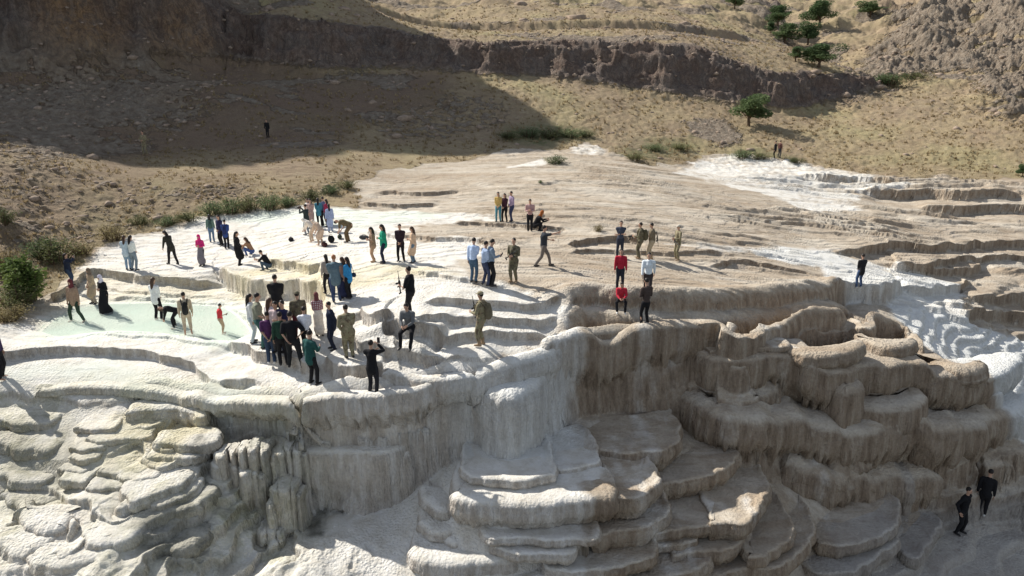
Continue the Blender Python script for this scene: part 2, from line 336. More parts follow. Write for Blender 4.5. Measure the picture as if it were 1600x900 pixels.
def pmask(P, soft, warp=1.0, wfreq=.25, seed=0, src=None):
    """1 inside the outline, 0 outside, over `soft` metres, with a warped edge"""
    P = np.vstack([P, P[:1]]); o = np.zeros(SGX.shape, np.float32); R = soft + .5 + warp
    m = np.nonzero((SGX > P[:, 0].min() - R) & (SGX < P[:, 0].max() + R) & (SGY > P[:, 1].min() - R) & (SGY < P[:, 1].max() + R))[0]
    if not len(m): return np.zeros(GX.shape, np.float32)
    x, y = SGX[m], SGY[m]; xx = x + warp * fbm(x * wfreq, y * wfreq, 200 + seed, 3); yy = y + warp * fbm(x * wfreq, y * wfreq, 230 + seed, 3)
    d = poly_dist(xx, yy, P)[0]; i = inside(xx, yy, P); o[m] = sstep(-soft, soft, np.where(i, d, -d)); return upsample(o)
rk = pmask(RK, 6, 6, .05, 1)
Z += rk * (1.5 * (FR - .1) + .5 * FD + 2.2 * FB)
SCREE = on(fP, [(-500,260),(-300,120),(0,110),(200,120),(350,150),(300,200),(150,240),(0,262)])
sc = pmask(SCREE, 5, 4, .1, 2)
Z += sc * (.5 * FR + .25 * FD)
ROCKB = on(fP, [(560,190),(640,165),(720,150),(790,165),(780,200),(700,215),(620,215)])
rb = pmask(ROCKB, 3, 3, .15, 3)
Z += rb * .25 * FD
LEFTB = on(fP, [(-200,420),(0,262),(120,262),(300,290),(420,300),(560,275),(520,310),(330,335),(180,380),(60,430),(0,520),(-200,560)])
lb = pmask(LEFTB, 1.5, 1.2, .3, 4)
Z += lb * (.22 * FD + .3 * fbm(GX * .3, GY * .5, 113, 3))
grassy = ((GY > 62)).astype(np.float32)
Z += grassy * (1 - FARROCK) * .22 * FD * sstep(62, 75, GY)
# far gully hills beyond
Z += sstep(120, 170, GY) * (3.0 * FB)
# road cut on the hill above the cliff: a bank that steps down towards the road
def bank(px, Dy, st, R=6, wd=1.4):
    P = np.array([ptD(u, v, d_)[:2] for (u, v), d_ in zip(px, Dy)]); S_ = smooth_poly(P, 2.5)
    m = np.nonzero((GY > S_[:, 1].min() - 20) & (GY < S_[:, 1].max() + 20) & (GX > S_[:, 0].min() - 4) & (GX < S_[:, 0].max() + 4))[0]
    d, sg, s, Lt, nv = poly_dist(GX[m], GY[m] + .5 * FR[m], S_); dd = d * sg; tp = sstep(0, .08, s / Lt) * (1 - sstep(.92, 1, s / Lt))
    A = np.where(dd < 0, .5 * np.exp(np.minimum(dd, 0) / R), np.where(dd < wd, .5 - sstep(0, wd, dd), -.5 * np.exp(-np.maximum(dd - wd, 0) / R)))
    Z[m] += st * A * tp
    r = np.zeros_like(Z); r[m] = (1 - sstep(.5, 2.5, np.abs(dd - 2.6))) * tp; return r
ROAD = bank([(560,44),(650,42),(750,38),(820,40),(950,42),(1050,44),(1120,44),(1180,50)], [120,121,122,121,121,122,124,128], 1.3)
ZF = Z
# ---------------------------------------------------------------- what covers the ground (masks in ground coordinates)
def M(px, soft=.6, warp=.8, wf=.5, seed=0): return pmask(on(zgrid, px), soft, warp, wf, seed)
white = M([(-300,640),(-100,520),(60,500),(110,440),(150,395),(190,375),(260,358),(340,335),(480,322),(560,328),(640,332),(775,335),(770,345),(640,352),(640,370),(745,378),(740,405),(690,412),(745,440),
           (868,452),(893,478),(868,500),(885,545),(840,560),(740,600),(640,630),(470,640),(200,640),(0,640)], .9, 1.6, .5, 1)
outw = OUTSIDE & (GX < 3.6) 
wall_x = sstep(3.9, 1.6, GX + 1.2 * fbm(GX * .8, GY * .25, 301, 3))
white = np.maximum(white, np.where(OUTSIDE, wall_x, 0))
white = np.maximum(white, M([(640,780),(720,730),(860,716),(900,720),(950,760),(940,800),(900,870),(860,960),(400,1000),(-200,1000),(-200,700),(400,690)], .8, 1.2, .6, 2))
st1 = M([(1165,388),(1230,386),(1290,392),(1340,418),(1420,428),(1500,450),(1506,462),(1440,474),(1400,468),(1340,458),(1310,440),(1290,420),(1200,405)], .3, .6, .6, 3)
st2 = M([(1392,470),(1440,474),(1490,500),(1530,515),(1580,525),(1640,540),(1900,640),(1900,800),(1640,700),(1590,680),(1560,640),(1520,610),(1480,590),(1450,540),(1400,500)], .3, .5, .8, 4)
st3 = M([(1045,268),(1110,244),(1180,243),(1290,262),(1380,280),(1440,290),(1400,300),(1340,302),(1345,330),(1270,330),(1200,305),(1140,292),(1080,275)], .8, 1.8, .3, 5)
st4 = M([(790,262),(850,247),(856,254),(835,262)], .4, .5, .5, 6); st5 = M([(1330,385),(1240,386),(1060,382),(990,368),(1010,376),(1100,392)], .3, .5, .5, 7)
st6 = M([(890,232),(920,222),(950,232),(940,241),(900,241)], .6, .6, .5, 8)
white = np.maximum.reduce([white, st1, st2, st3 * (.55 + .45 * sstep(-.2, .2, fbm(GX * .12, GY * .5, 302, 3))), st4, st5 * .5, st6 * .6])
white = np.maximum(white, M([(1290,392),(1420,426),(1512,456),(1505,485),(1560,525),(1700,570),(1900,680),(1750,700),(1600,655),(1535,570),(1450,505),(1395,474),(1325,455)], .3, .5, .8, 44))
grayw = M([(1100,480),(1060,560),(1120,640),(1290,640),(1640,900),(1640,960),(1250,960),(1270,700)], 1, 1, .5, 9)
lower = OUTSIDE.astype(np.float32)
coolfloor = .75 * lower * sstep(18.6, 19.6, ZC - Z)                                    # grey-blue floor of the valley on the right
fanw = .75 * lower * sstep(.45, -.45, fbm(GX * .5, GY * .5, 303, 3) + .12 * (GX - 2.5) / 3) * (GX > -8)
white = np.clip(np.maximum(white, fanw * .8), 0, 1)
moss_shade = np.where(OUTSIDE, sstep(-5.5, -9.0, GX) * sstep(-.5, .25, fbm(GX * .3, GY * .3, 304, 3)), 0)  # moss, spread wider over the lower left to paint its dimmer light
yel = M([(345,430),(420,405),(520,415),(720,425),(600,440),(510,470),(490,500),(400,480),(352,455)], .8, .8, .6, 10)
yel = np.maximum(yel, .6 * M([(90,440),(120,420),(350,440),(350,470),(160,470),(60,530)], .8, .9, .5, 11))
yel = np.maximum(yel, 1.0 * M([(120,655),(330,650),(345,700),(260,735),(150,745),(105,700)], .3, .8, .6, 30))
yel = np.maximum(yel, .55 * M([(200,570),(420,605),(460,635),(250,612),(100,600)], .6, .8, .6, 12))
crust_shade = np.clip(M([(478,690),(500,697),(505,838),(478,840)], .12, .25, 1.2, 31) + M([(305,700),(322,690),(328,770),(312,790)], .12, .25, 1.2, 32) + .9 * M([(210,800),(250,780),(330,800),(300,880),(230,880)], .4, 1.0, .7, 33) + .8 * M([(412,700),(420,700),(420,830),(408,830)], .06, .2, 1.5, 34) + .5 * M([(0,660),(120,660),(110,740),(60,790),(0,790)], .5, .8, .5, 35), 0, 1)  # dark crust patch, plus painted shade: gaps between columns and the shaded left face
# grass cover
soil = M([(-400,240),(-300,0),(0,-60),(350,40),(560,110),(700,130),(720,170),(560,200),(470,230),(300,245),(0,240)], 3, 5, .08, 36)
soil = np.maximum(soil, .5 * M([(-300,420),(-100,250),(200,250),(420,290),(300,330),(180,370),(60,420)], 2, 3, .15, 37))
gr = sstep(60, 66, GY + 6 * fbm(GX * .05, GY * .05, 305, 3))
trav = M([(540,330),(560,300),(600,262),(720,250),(790,232),(880,236),(960,240),(1040,262),(1100,240),(1250,255),(1420,278),(1800,285),(1900,520),(1650,700),(1400,600),(1100,540),(700,620),(500,380)], 1.2, 2.5, .2, 13)
gr = (1 - np.maximum(trav, np.where(GY < 44, 1, 0))) * (1 - np.clip(white * 3, 0, 1)) * (~OUTSIDE)
gr = np.maximum(gr, lb * (1 - np.clip(white * 2, 0, 1))); gr = np.where(OUTSIDE, 0, gr)
LB2 = M([(-300,640),(-300,300),(0,262),(300,285),(540,280),(500,318),(330,330),(190,372),(150,390),(100,440),(60,470),(40,490),(-60,520)], .4, .8, .6, 14)
gr = np.where(OUTSIDE, 0, np.maximum(gr, LB2)); white = white * (1 - LB2)
patch = .5 * rb
rockm = np.clip(np.maximum.reduce([FARROCK, rk * sstep(.0, .3, FR - .2 + .7 * FB + .1), .85 * sstep(.10, .26, fbm(GX * .06, GY * .1, 330, 4)) * sstep(96, 104, GY), .8 * soil * sstep(.05, .25, fbm(GX * .09, GY * .2, 331, 4)), sc * sstep(-.5, .1, FB + .5 * FD), rb * sstep(0, .3, FD + .1), M([(1095,210),(1060,190),(1130,185),(1165,215),(1120,235)], 1.5, 2, .2, 15) * .8,
    lb * .7 * sstep(.2, .5, FD + .5 * FB)]), 0, 1)
ochre = M([(60,140),(60,-20),(190,-20),(200,100),(160,130)], 2, 3, .1, 16) + M([(225,140),(230,40),(340,60),(330,180),(250,165)], 2, 3, .1, 17)
green = M([(770,215),(790,196),(880,192),(930,205),(900,218),(850,228)], 1.5, 2, .2, 18) + .8 * M([(840,258),(860,236),(900,240),(890,262)], 1, 1.5, .3, 19) + .8 * M([(950,245),(1000,215),(1100,215),(1040,250)], 1.5, 2, .3, 20) + .7 * M([(1140,245),(1180,228),(1250,248),(1200,250)], 1, 1, .3, 21)
green = np.clip(green + .35 * M([(60,470),(-100,520),(-60,400),(60,380),(120,400)], 1, 1, .3, 22), 0, 1)
# faces tint the stone as stain and painted shade (grain runs down the drape)
wet = np.maximum.reduce([st2, st1 * .6, M([(700,600),(790,570),(900,540),(905,720),(860,740),(720,745)], .4, .5, .8, 23) * .8])
cols = {'m1': np.stack([white, gr, rockm, np.clip(yel, 0, 1)], 1), 'm2': np.stack([np.clip(moss_shade, 0, 1), coolfloor, np.clip(ochre, 0, 1), green], 1), 'm3': np.stack([wet, ROAD + 0, FARROCK, crust_shade], 1)}
cols['m4'] = np.stack([soil, M([(60,520),(95,488),(140,474),(220,468),(300,470),(352,472),(388,490),(398,515),(372,534),(300,531),(230,524),(150,526),(70,530)], .9, .7, .8, 40) + .55 * M([(350,345),(400,334),(480,326),(600,330),(700,334),(650,345),(560,352),(440,360)], .5, 1.5, .25, 41) + .35 * M([(0,590),(0,560),(180,562),(330,590),(450,625),(300,615),(100,600)], .5, 1.5, .3, 42), 0 * soil, 0 * soil], 1)
# ---------------------------------------------------------------- materials
def mat(name): 
    m = bpy.data.materials.new(name); m.use_nodes = True; return m, m.node_tree, m.node_tree.nodes['Principled BSDF']
class NB:
    def __init__(s, nt): s.nt = nt
    def n(s, t, **k):
        o = s.nt.nodes.new(t)
        for a, b in k.items():
            if a == 'ins':
                for i, v in b.items():
                    if hasattr(v, 'is_output') or isinstance(v, bpy.types.NodeSocket): s.nt.links.new(v, o.inputs[i])
                    else: o.inputs[i].default_value = v
            else: setattr(o, a, b)
        return o
    def mix(s, f, a, b, mode='MIX'):
        o = s.nt.nodes.new('ShaderNodeMix'); o.data_type = 'RGBA'; o.blend_type = mode
        for i, v in ((0, f), (6, a), (7, b)):
            if isinstance(v, bpy.types.NodeSocket): s.nt.links.new(v, o.inputs[i])
            else: o.inputs[i].default_value = (v if not isinstance(v, tuple) or len(v) == 4 else (*v, 1))
        return o.outputs[2]
    def math(s, op, a, b=0, c=0):
        o = s.nt.nodes.new('ShaderNodeMath'); o.operation = op
        for i, v in ((0, a), (1, b), (2, c)):
            if isinstance(v, bpy.types.NodeSocket): s.nt.links.new(v, o.inputs[i])
            else: o.inputs[i].default_value = v
        return o.outputs[0]
    def ramp(s, f, *st):
        o = s.nt.nodes.new('ShaderNodeValToRGB'); s.nt.links.new(f, o.inputs[0]); e = o.color_ramp.elements
        e[0].position, e[0].color = st[0][0], (*st[0][1], 1); e[1].position, e[1].color = st[-1][0], (*st[-1][1], 1)
        for p, c in st[1:-1]: q = e.new(p); q.color = (*c, 1)
        return o.outputs[0]
    def noise(s, sc, det=4, vec=None, rough=.55, dist=0):
        o = s.nt.nodes.new('ShaderNodeTexNoise'); o.inputs['Scale'].default_value = sc; o.inputs['Detail'].default_value = det; o.inputs['Roughness'].default_value = rough; o.inputs['Distortion'].default_value = dist
        if vec is not None: s.nt.links.new(vec, o.inputs['Vector'])
        return o.outputs['Fac']
def G(v): return (v, v, v)
gm, gnt, gb = mat('ground_cover')
nb = NB(gnt)
pos = nb.n('ShaderNodeNewGeometry').outputs['Position']; nrm = nb.n('ShaderNodeNewGeometry').outputs['Normal']
def scaled(v, sx, sy, sz):
    m_ = nb.n('ShaderNodeMapping'); m_.inputs['Scale'].default_value = (sx, sy, sz); gnt.links.new(v, m_.inputs['Vector']); return m_.outputs[0]
sep = nb.n('ShaderNodeSeparateXYZ', ins={0: nrm}); nz = sep.outputs[2]
a1 = nb.n('ShaderNodeAttribute', attribute_name='m1'); a2 = nb.n('ShaderNodeAttribute', attribute_name='m2'); a3 = nb.n('ShaderNodeAttribute', attribute_name='m3')
s1 = nb.n('ShaderNodeSeparateColor', ins={0: a1.outputs['Color']}); s2 = nb.n('ShaderNodeSeparateColor', ins={0: a2.outputs['Color']}); s3 = nb.n('ShaderNodeSeparateColor', ins={0: a3.outputs['Color']})
WH, GR, RO = s1.outputs; YE = a1.outputs['Alpha']; MO, CO, OC = s2.outputs; GN = a2.outputs['Alpha']; WE, RD, FR_, = s3.outputs; a4 = nb.n('ShaderNodeAttribute', attribute_name='m4'); s4 = nb.n('ShaderNodeSeparateColor', ins={0: a4.outputs['Color']}).outputs; SO = s4[0]; PO = s4[1]
n_big = nb.noise(.35, 5, pos); n_mid = nb.noise(1.6, 6, pos); n_fine = nb.noise(9, 6, pos, .65); n_str = nb.noise(1, 5, scaled(pos, 3.2, 3.2, .28), .6); n_flat = nb.noise(1, 6, scaled(pos, .35, 1.6, 3.5), .6)
n_vf = nb.noise(34, 4, pos, .7)
# stone
brown = nb.ramp(n_mid, (.2, (.27, .21, .15)), (.5, (.41, .34, .255)), (.8, (.54, .465, .365)))
brown = nb.mix(nb.math('MULTIPLY', nb.ramp(n_flat, (.40, G(0)), (.60, G(1))), .6), brown, (.49, .43, .34))
whit_ = nb.ramp(n_mid, (.25, (.56, .52, .44)), (.5, (.70, .675, .61)), (.75, (.78, .765, .72)))
# faces carry warm stains in vertical runs, darkened as painted shade
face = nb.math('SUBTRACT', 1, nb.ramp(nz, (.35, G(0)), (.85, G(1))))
stain_shade = nb.ramp(n_str, (.35, (.34, .285, .235)), (.5, (.47, .42, .365)), (.65, (.64, .61, .57)))
whit_ = nb.mix(nb.math('MULTIPLY', face, .75), whit_, stain_shade)
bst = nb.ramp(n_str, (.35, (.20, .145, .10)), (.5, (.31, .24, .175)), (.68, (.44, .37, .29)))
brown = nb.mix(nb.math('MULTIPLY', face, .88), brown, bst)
wf = nb.math('ADD', WH, nb.math('MULTIPLY', nb.math('SUBTRACT', n_mid, .5), .9)); wf = nb.ramp(wf, (.22, G(0)), (.78, G(1)))
wf = nb.math('MULTIPLY', wf, nb.ramp(WH, (.02, G(0)), (.15, G(1))))
pl = nb.noise(1, 6, scaled(pos, .12, .45, .45), .65, .5); top_ = nb.math('SUBTRACT', 1, face)
brown = nb.mix(nb.math('MULTIPLY', nb.ramp(pl, (.50, G(0)), (.62, G(.65))), top_), brown, (.60, .55, .46)); brown = nb.mix(nb.math('MULTIPLY', nb.ramp(pl, (.36, G(.6)), (.46, G(0))), top_), brown, (.33, .25, .17))
brown = nb.mix(nb.math('MULTIPLY', nb.ramp(nb.noise(.7, 7, pos, .7, .8), (.55, G(0)), (.64, G(.5))), top_), brown, (.37, .33, .28))
stone = nb.mix(wf, brown, whit_)
stone = nb.mix(nb.math('MULTIPLY', YE, nb.ramp(n_big, (.35, G(.15)), (.6, G(.75)))), stone, (.60, .53, .33))
stone = nb.mix(nb.math('MULTIPLY', MO, nb.ramp(n_mid, (.35, G(.35)), (.65, G(.9)))), stone, nb.ramp(nb.noise(.75, 7, pos, .68, .7), (.36, (.20, .195, .13)), (.46, (.40, .385, .26)), (.56, (.58, .565, .46)), (.66, (.70, .69, .64))))
stone = nb.mix(nb.math('MULTIPLY', a3.outputs['Alpha'], nb.ramp(n_mid, (.35, G(.35)), (.6, G(.95)))), stone, (.17, .165, .135))
stone = nb.mix(nb.math('MULTIPLY', CO, .7), stone, (.33, .34, .345))
stone = nb.mix(nb.math('MULTIPLY', WE, .35), stone, (.70, .77, .80))
dark = nb.ramp(nb.noise(2.2, 8, pos, .7, .6), (.50, G(0)), (.72, G(1)))
stone = nb.mix(nb.math('MULTIPLY', dark, nb.math('MULTIPLY', nb.math('SUBTRACT', 1, wf), .35)), stone, (.16, .12, .09))
stone = nb.mix(.30, stone, nb.ramp(n_fine, (.2, G(.15)), (.8, G(.85))), 'OVERLAY')
stone = nb.mix(nb.math('MULTIPLY', PO, .75), stone, nb.ramp(n_big, (.35, (.56, .72, .62)), (.65, (.70, .78, .68))))
# dry grass and soil
gsoil = nb.ramp(n_fine, (.25, (.15, .105, .065)), (.5, (.31, .235, .14)), (.75, (.50, .405, .245)))
gtan = nb.ramp(n_mid, (.3, (.31, .24, .14)), (.6, (.47, .385, .23)), (.8, (.40, .34, .18)))
grass = nb.mix(.55, gsoil, gtan); n_huge = nb.noise(.09, 5, pos, .6)
grass = nb.mix(nb.math('MULTIPLY', nb.ramp(n_big, (.45, G(0)), (.65, G(1))), .35), grass, (.22, .15, .10))
grass = nb.mix(nb.ramp(n_huge, (.48, G(0)), (.62, G(.5))), grass, (.30, .22, .16)); grass = nb.mix(nb.ramp(n_huge, (.34, G(.35)), (.46, G(0))), grass, (.38, .36, .17))
spk = nb.noise(1.5, 6, scaled(pos, .5, 1.3, 1), .75); grass = nb.mix(nb.ramp(spk, (.58, G(0)), (.66, G(.35))), grass, (.17, .125, .08)); grass = nb.mix(nb.ramp(spk, (.36, G(.4)), (.44, G(0))), grass, (.55, .47, .32))
grass = nb.mix(nb.math('MULTIPLY', GN, nb.ramp(n_mid, (.35, G(.3)), (.6, G(.9)))), grass, (.13, .15, .06))
# rock
rock = nb.ramp(n_mid, (.25, (.14, .10, .08)), (.5, (.26, .19, .15)), (.75, (.37, .29, .23)))
rock = nb.mix(nb.ramp(n_big, (.42, G(0)), (.6, G(.65))), rock, (.25, .225, .205))
rock = nb.mix(nb.math('MULTIPLY', nb.ramp(n_str, (.5, G(0)), (.7, G(1))), .4), rock, (.36, .24, .16))
rock = nb.mix(nb.math('MULTIPLY', OC, nb.ramp(n_mid, (.35, G(.3)), (.6, G(1)))), rock, (.46, .29, .15))
crk = nb.noise(.55, 9, scaled(pos, 1.3, 1.3, .8), .72, 1.2); cr2 = nb.noise(.9, 8, scaled(pos, 1.6, 1.6, .35), .7, .4)
rock = nb.mix(nb.math('MULTIPLY', nb.math('SUBTRACT', 1, nb.ramp(nb.math('ABSOLUTE', nb.math('SUBTRACT', crk, .5)), (.0, G(0)), (.06, G(1)))), .55), rock, (.09, .068, .055))
rock = nb.mix(nb.ramp(cr2, (.35, G(.5)), (.5, G(0))), rock, (.17, .11, .085)); rock = nb.mix(nb.ramp(cr2, (.52, G(0)), (.66, G(.5))), rock, (.42, .33, .26))
rock = nb.mix(.45, rock, nb.ramp(n_fine, (.2, G(.1)), (.8, G(.9))), 'OVERLAY')
rock = nb.mix(nb.math('SUBTRACT', .75, nb.math('MULTIPLY', FR_, .75)), rock, nb.ramp(n_mid, (.25, (.24, .18, .125)), (.5, (.40, .33, .245)), (.75, (.54, .47, .37))))
grass = nb.mix(nb.math('MULTIPLY', SO, .7), grass, nb.ramp(n_fine, (.3, (.11, .075, .055)), (.7, (.24, .165, .12))))
gf = nb.ramp(nb.math('ADD', GR, nb.math('MULTIPLY', nb.math('SUBTRACT', n_mid, .5), .7)), (.38, G(0)), (.58, G(1)))
colr = nb.mix(gf, stone, grass)
rf = nb.ramp(nb.math('ADD', RO, nb.math('MULTIPLY', nb.math('SUBTRACT', n_mid, .5), .8)), (.35, G(0)), (.6, G(1)))
rf = nb.math('MULTIPLY', rf, nb.ramp(RO, (.02, G(0)), (.12, G(1))))
colr = nb.mix(rf, colr, rock)
colr = nb.mix(nb.math('MULTIPLY', RD, .8), colr, (.36, .27, .19))
gnt.links.new(colr, gb.inputs['Base Color'])
rough = nb.math('SUBTRACT', .9, nb.math('MULTIPLY', WE, .45)); gnt.links.new(rough, gb.inputs['Roughness'])
gb.inputs['Specular IOR Level'].default_value = .3
# bumps: pimpled rims and scalloped flow on stone, clods on soil, cracks on rock
vor = nb.n('ShaderNodeTexVoronoi', ins={'Scale': 11.0}); vor.feature = 'SMOOTH_F1'; gnt.links.new(pos, vor.inputs['Vector'])
ribs = nb.noise(1, 3, scaled(pos, 12, 12, 1.4), .6)
bs = nb.math('ADD', nb.math('MULTIPLY', nb.math('MULTIPLY', vor.outputs['Distance'], nb.ramp(n_big, (.38, G(.1)), (.6, G(1)))), .6), nb.math('MULTIPLY', ribs, nb.math('MULTIPLY', face, 2.6)))
bs = nb.math('ADD', bs, nb.math('MULTIPLY', n_fine, .5)); bs = nb.math('ADD', bs, nb.math('MULTIPLY', n_flat, .5))
bg_ = nb.math('ADD', nb.math('MULTIPLY', n_fine, 1.6), n_vf)
br = nb.math('ADD', nb.math('MULTIPLY', n_fine, 3.0), nb.math('ADD', nb.math('MULTIPLY', n_mid, 7), nb.math('ADD', nb.math('MULTIPLY', crk, 16), nb.math('MULTIPLY', cr2, 12))))
bh = nb.n('ShaderNodeMix', data_type='FLOAT'); gnt.links.new(gf, bh.inputs[0]); gnt.links.new(bs, bh.inputs[2]); gnt.links.new(bg_, bh.inputs[3])
bh2 = nb.n('ShaderNodeMix', data_type='FLOAT'); gnt.links.new(rf, bh2.inputs[0]); gnt.links.new(bh.outputs[0], bh2.inputs[2]); gnt.links.new(br, bh2.inputs[3])
bp = nb.n('ShaderNodeBump', ins={'Strength': .9, 'Distance': .10}); gnt.links.new(bh2.outputs[0], bp.inputs['Height']); gnt.links.new(bp.outputs[0], gb.inputs['Normal'])
# ---------------------------------------------------------------- build the sheets
VX = GX + SX; VY = GY + SY
def sheet(name, fmask):
    """faces of the grid chosen by fmask (NR-1, NA-1)"""
    fi, fj = np.nonzero(fmask); a = fi * NA + fj; q = np.stack([a, a + 1, a + NA + 1, a + NA], 1)
    used = np.zeros(NR * NA, bool); used[q.ravel()] = True; ids = np.cumsum(used) - 1; V = np.stack([VX, VY, Z], 1)[used]; q = ids[q]
    me = bpy.data.meshes.new(name); me.vertices.add(len(V)); me.vertices.foreach_set('co', V.astype(np.float32).ravel())
    n = len(q); me.loops.add(n * 4); me.loops.foreach_set('vertex_index', q.astype(np.int32).ravel()); me.polygons.add(n)
    me.polygons.foreach_set('loop_start', np.arange(0, n * 4, 4, dtype=np.int32)); me.polygons.foreach_set('use_smooth', np.ones(n, bool))
    me.update(calc_edges=True)
    for k, c in cols.items():
        at = me.attributes.new(k, 'FLOAT_COLOR', 'POINT'); at.data.foreach_set('color', c[used].astype(np.float32).ravel())
    me.materials.append(gm); o = bpy.data.objects.new(name, me); C.objects.link(o); o['kind'] = 'structure'; return o
i0 = int(np.searchsorted(yr, 82))
FM = np.zeros((NR - 1, NA - 1), bool); FM[:i0] = True; sheet('travertine_terraces', FM); sheet('hills', ~FM)
def zat(x, y): return float(sample(Z, np.array([x]), np.array([y]))[0])
# surface for placing things: march against the finished field
def hit(u, v): return march(zgrid, u, v)
# ---------------------------------------------------------------- overhanging shelves, draped lobes and basins of the travertine
BV, BF, BC = [], [], {k_: [] for k_ in cols}
BN = [0]; FRV, FRF, FRC, FRN = [], [], {k_: [] for k_ in cols}, [0]
def fringe(lo, nr, s, ln, sp, seed, A, e0, e1, F):
    """dripstone hanging from the lower rim of a face: many thin tapering cones"""
    r = np.random.default_rng(500 + seed); x0, x1 = min(e0[0], e1[0]), max(e0[0], e1[0]); n = len(A); k = 0
    acc_s = s - s[0]; t = 0.0
    while t < acc_s[-1]:
        i = int(np.searchsorted(acc_s, t)); t += sp * r.uniform(.5, 1.5)
        if i >= n: break
        if nr[i, 1] > -.05: continue                                   # only where the rim faces down the valley
        g = .35 + .65 * max(0, float(perlin(np.array([s[i] * 1.1]), np.array([.5]), 95 + seed)[0]) + .45)
        L_ = ln * g * r.uniform(.4, 1.2); R_ = sp * r.uniform(.40, .75); zt_ = lo[2][i] + L_ * .9 + .12; p = np.array([lo[0][i] + nr[i, 0] * r.uniform(.0, .07), lo[1][i] + nr[i, 1] * r.uniform(.0, .07)])
        rr = [R_ * .9, R_, R_ * .75, R_ * .45, R_ * .12]; zz = [zt_, zt_ - L_ * .5, zt_ - L_ * 1.1, zt_ - L_ * 1.55, zt_ - L_ * 1.95]; back_ = [.10, .05, .03, .02, .02]
        for q_, z_, b_ in zip(rr, zz, back_):
            for h_ in range(5):
                a_ = 2 * PI * h_ / 5 + i; FRV.append((p[0] - nr[i, 0] * b_ + math.cos(a_) * q_, p[1] - nr[i, 1] * b_ + math.sin(a_) * q_, z_))
        o = FRN[0]
        for v_ in range(4):
            for h_ in range(5): FRF.append((o + v_ * 5 + h_, o + (v_ + 1) * 5 + h_, o + (v_ + 1) * 5 + (h_ + 1) % 5, o + v_ * 5 + (h_ + 1) % 5))
        FRN[0] += 25
        for key in cols:
            cc = [float(sample(cols[key][:, c_], np.array([A[i, 0] - nr[i, 0] * .35]), np.array([A[i, 1] - nr[i, 1] * .35]))[0]) for c_ in range(4)]
            if key == 'm1': cc[1] = 0
            FRC[key] += [cc] * 25
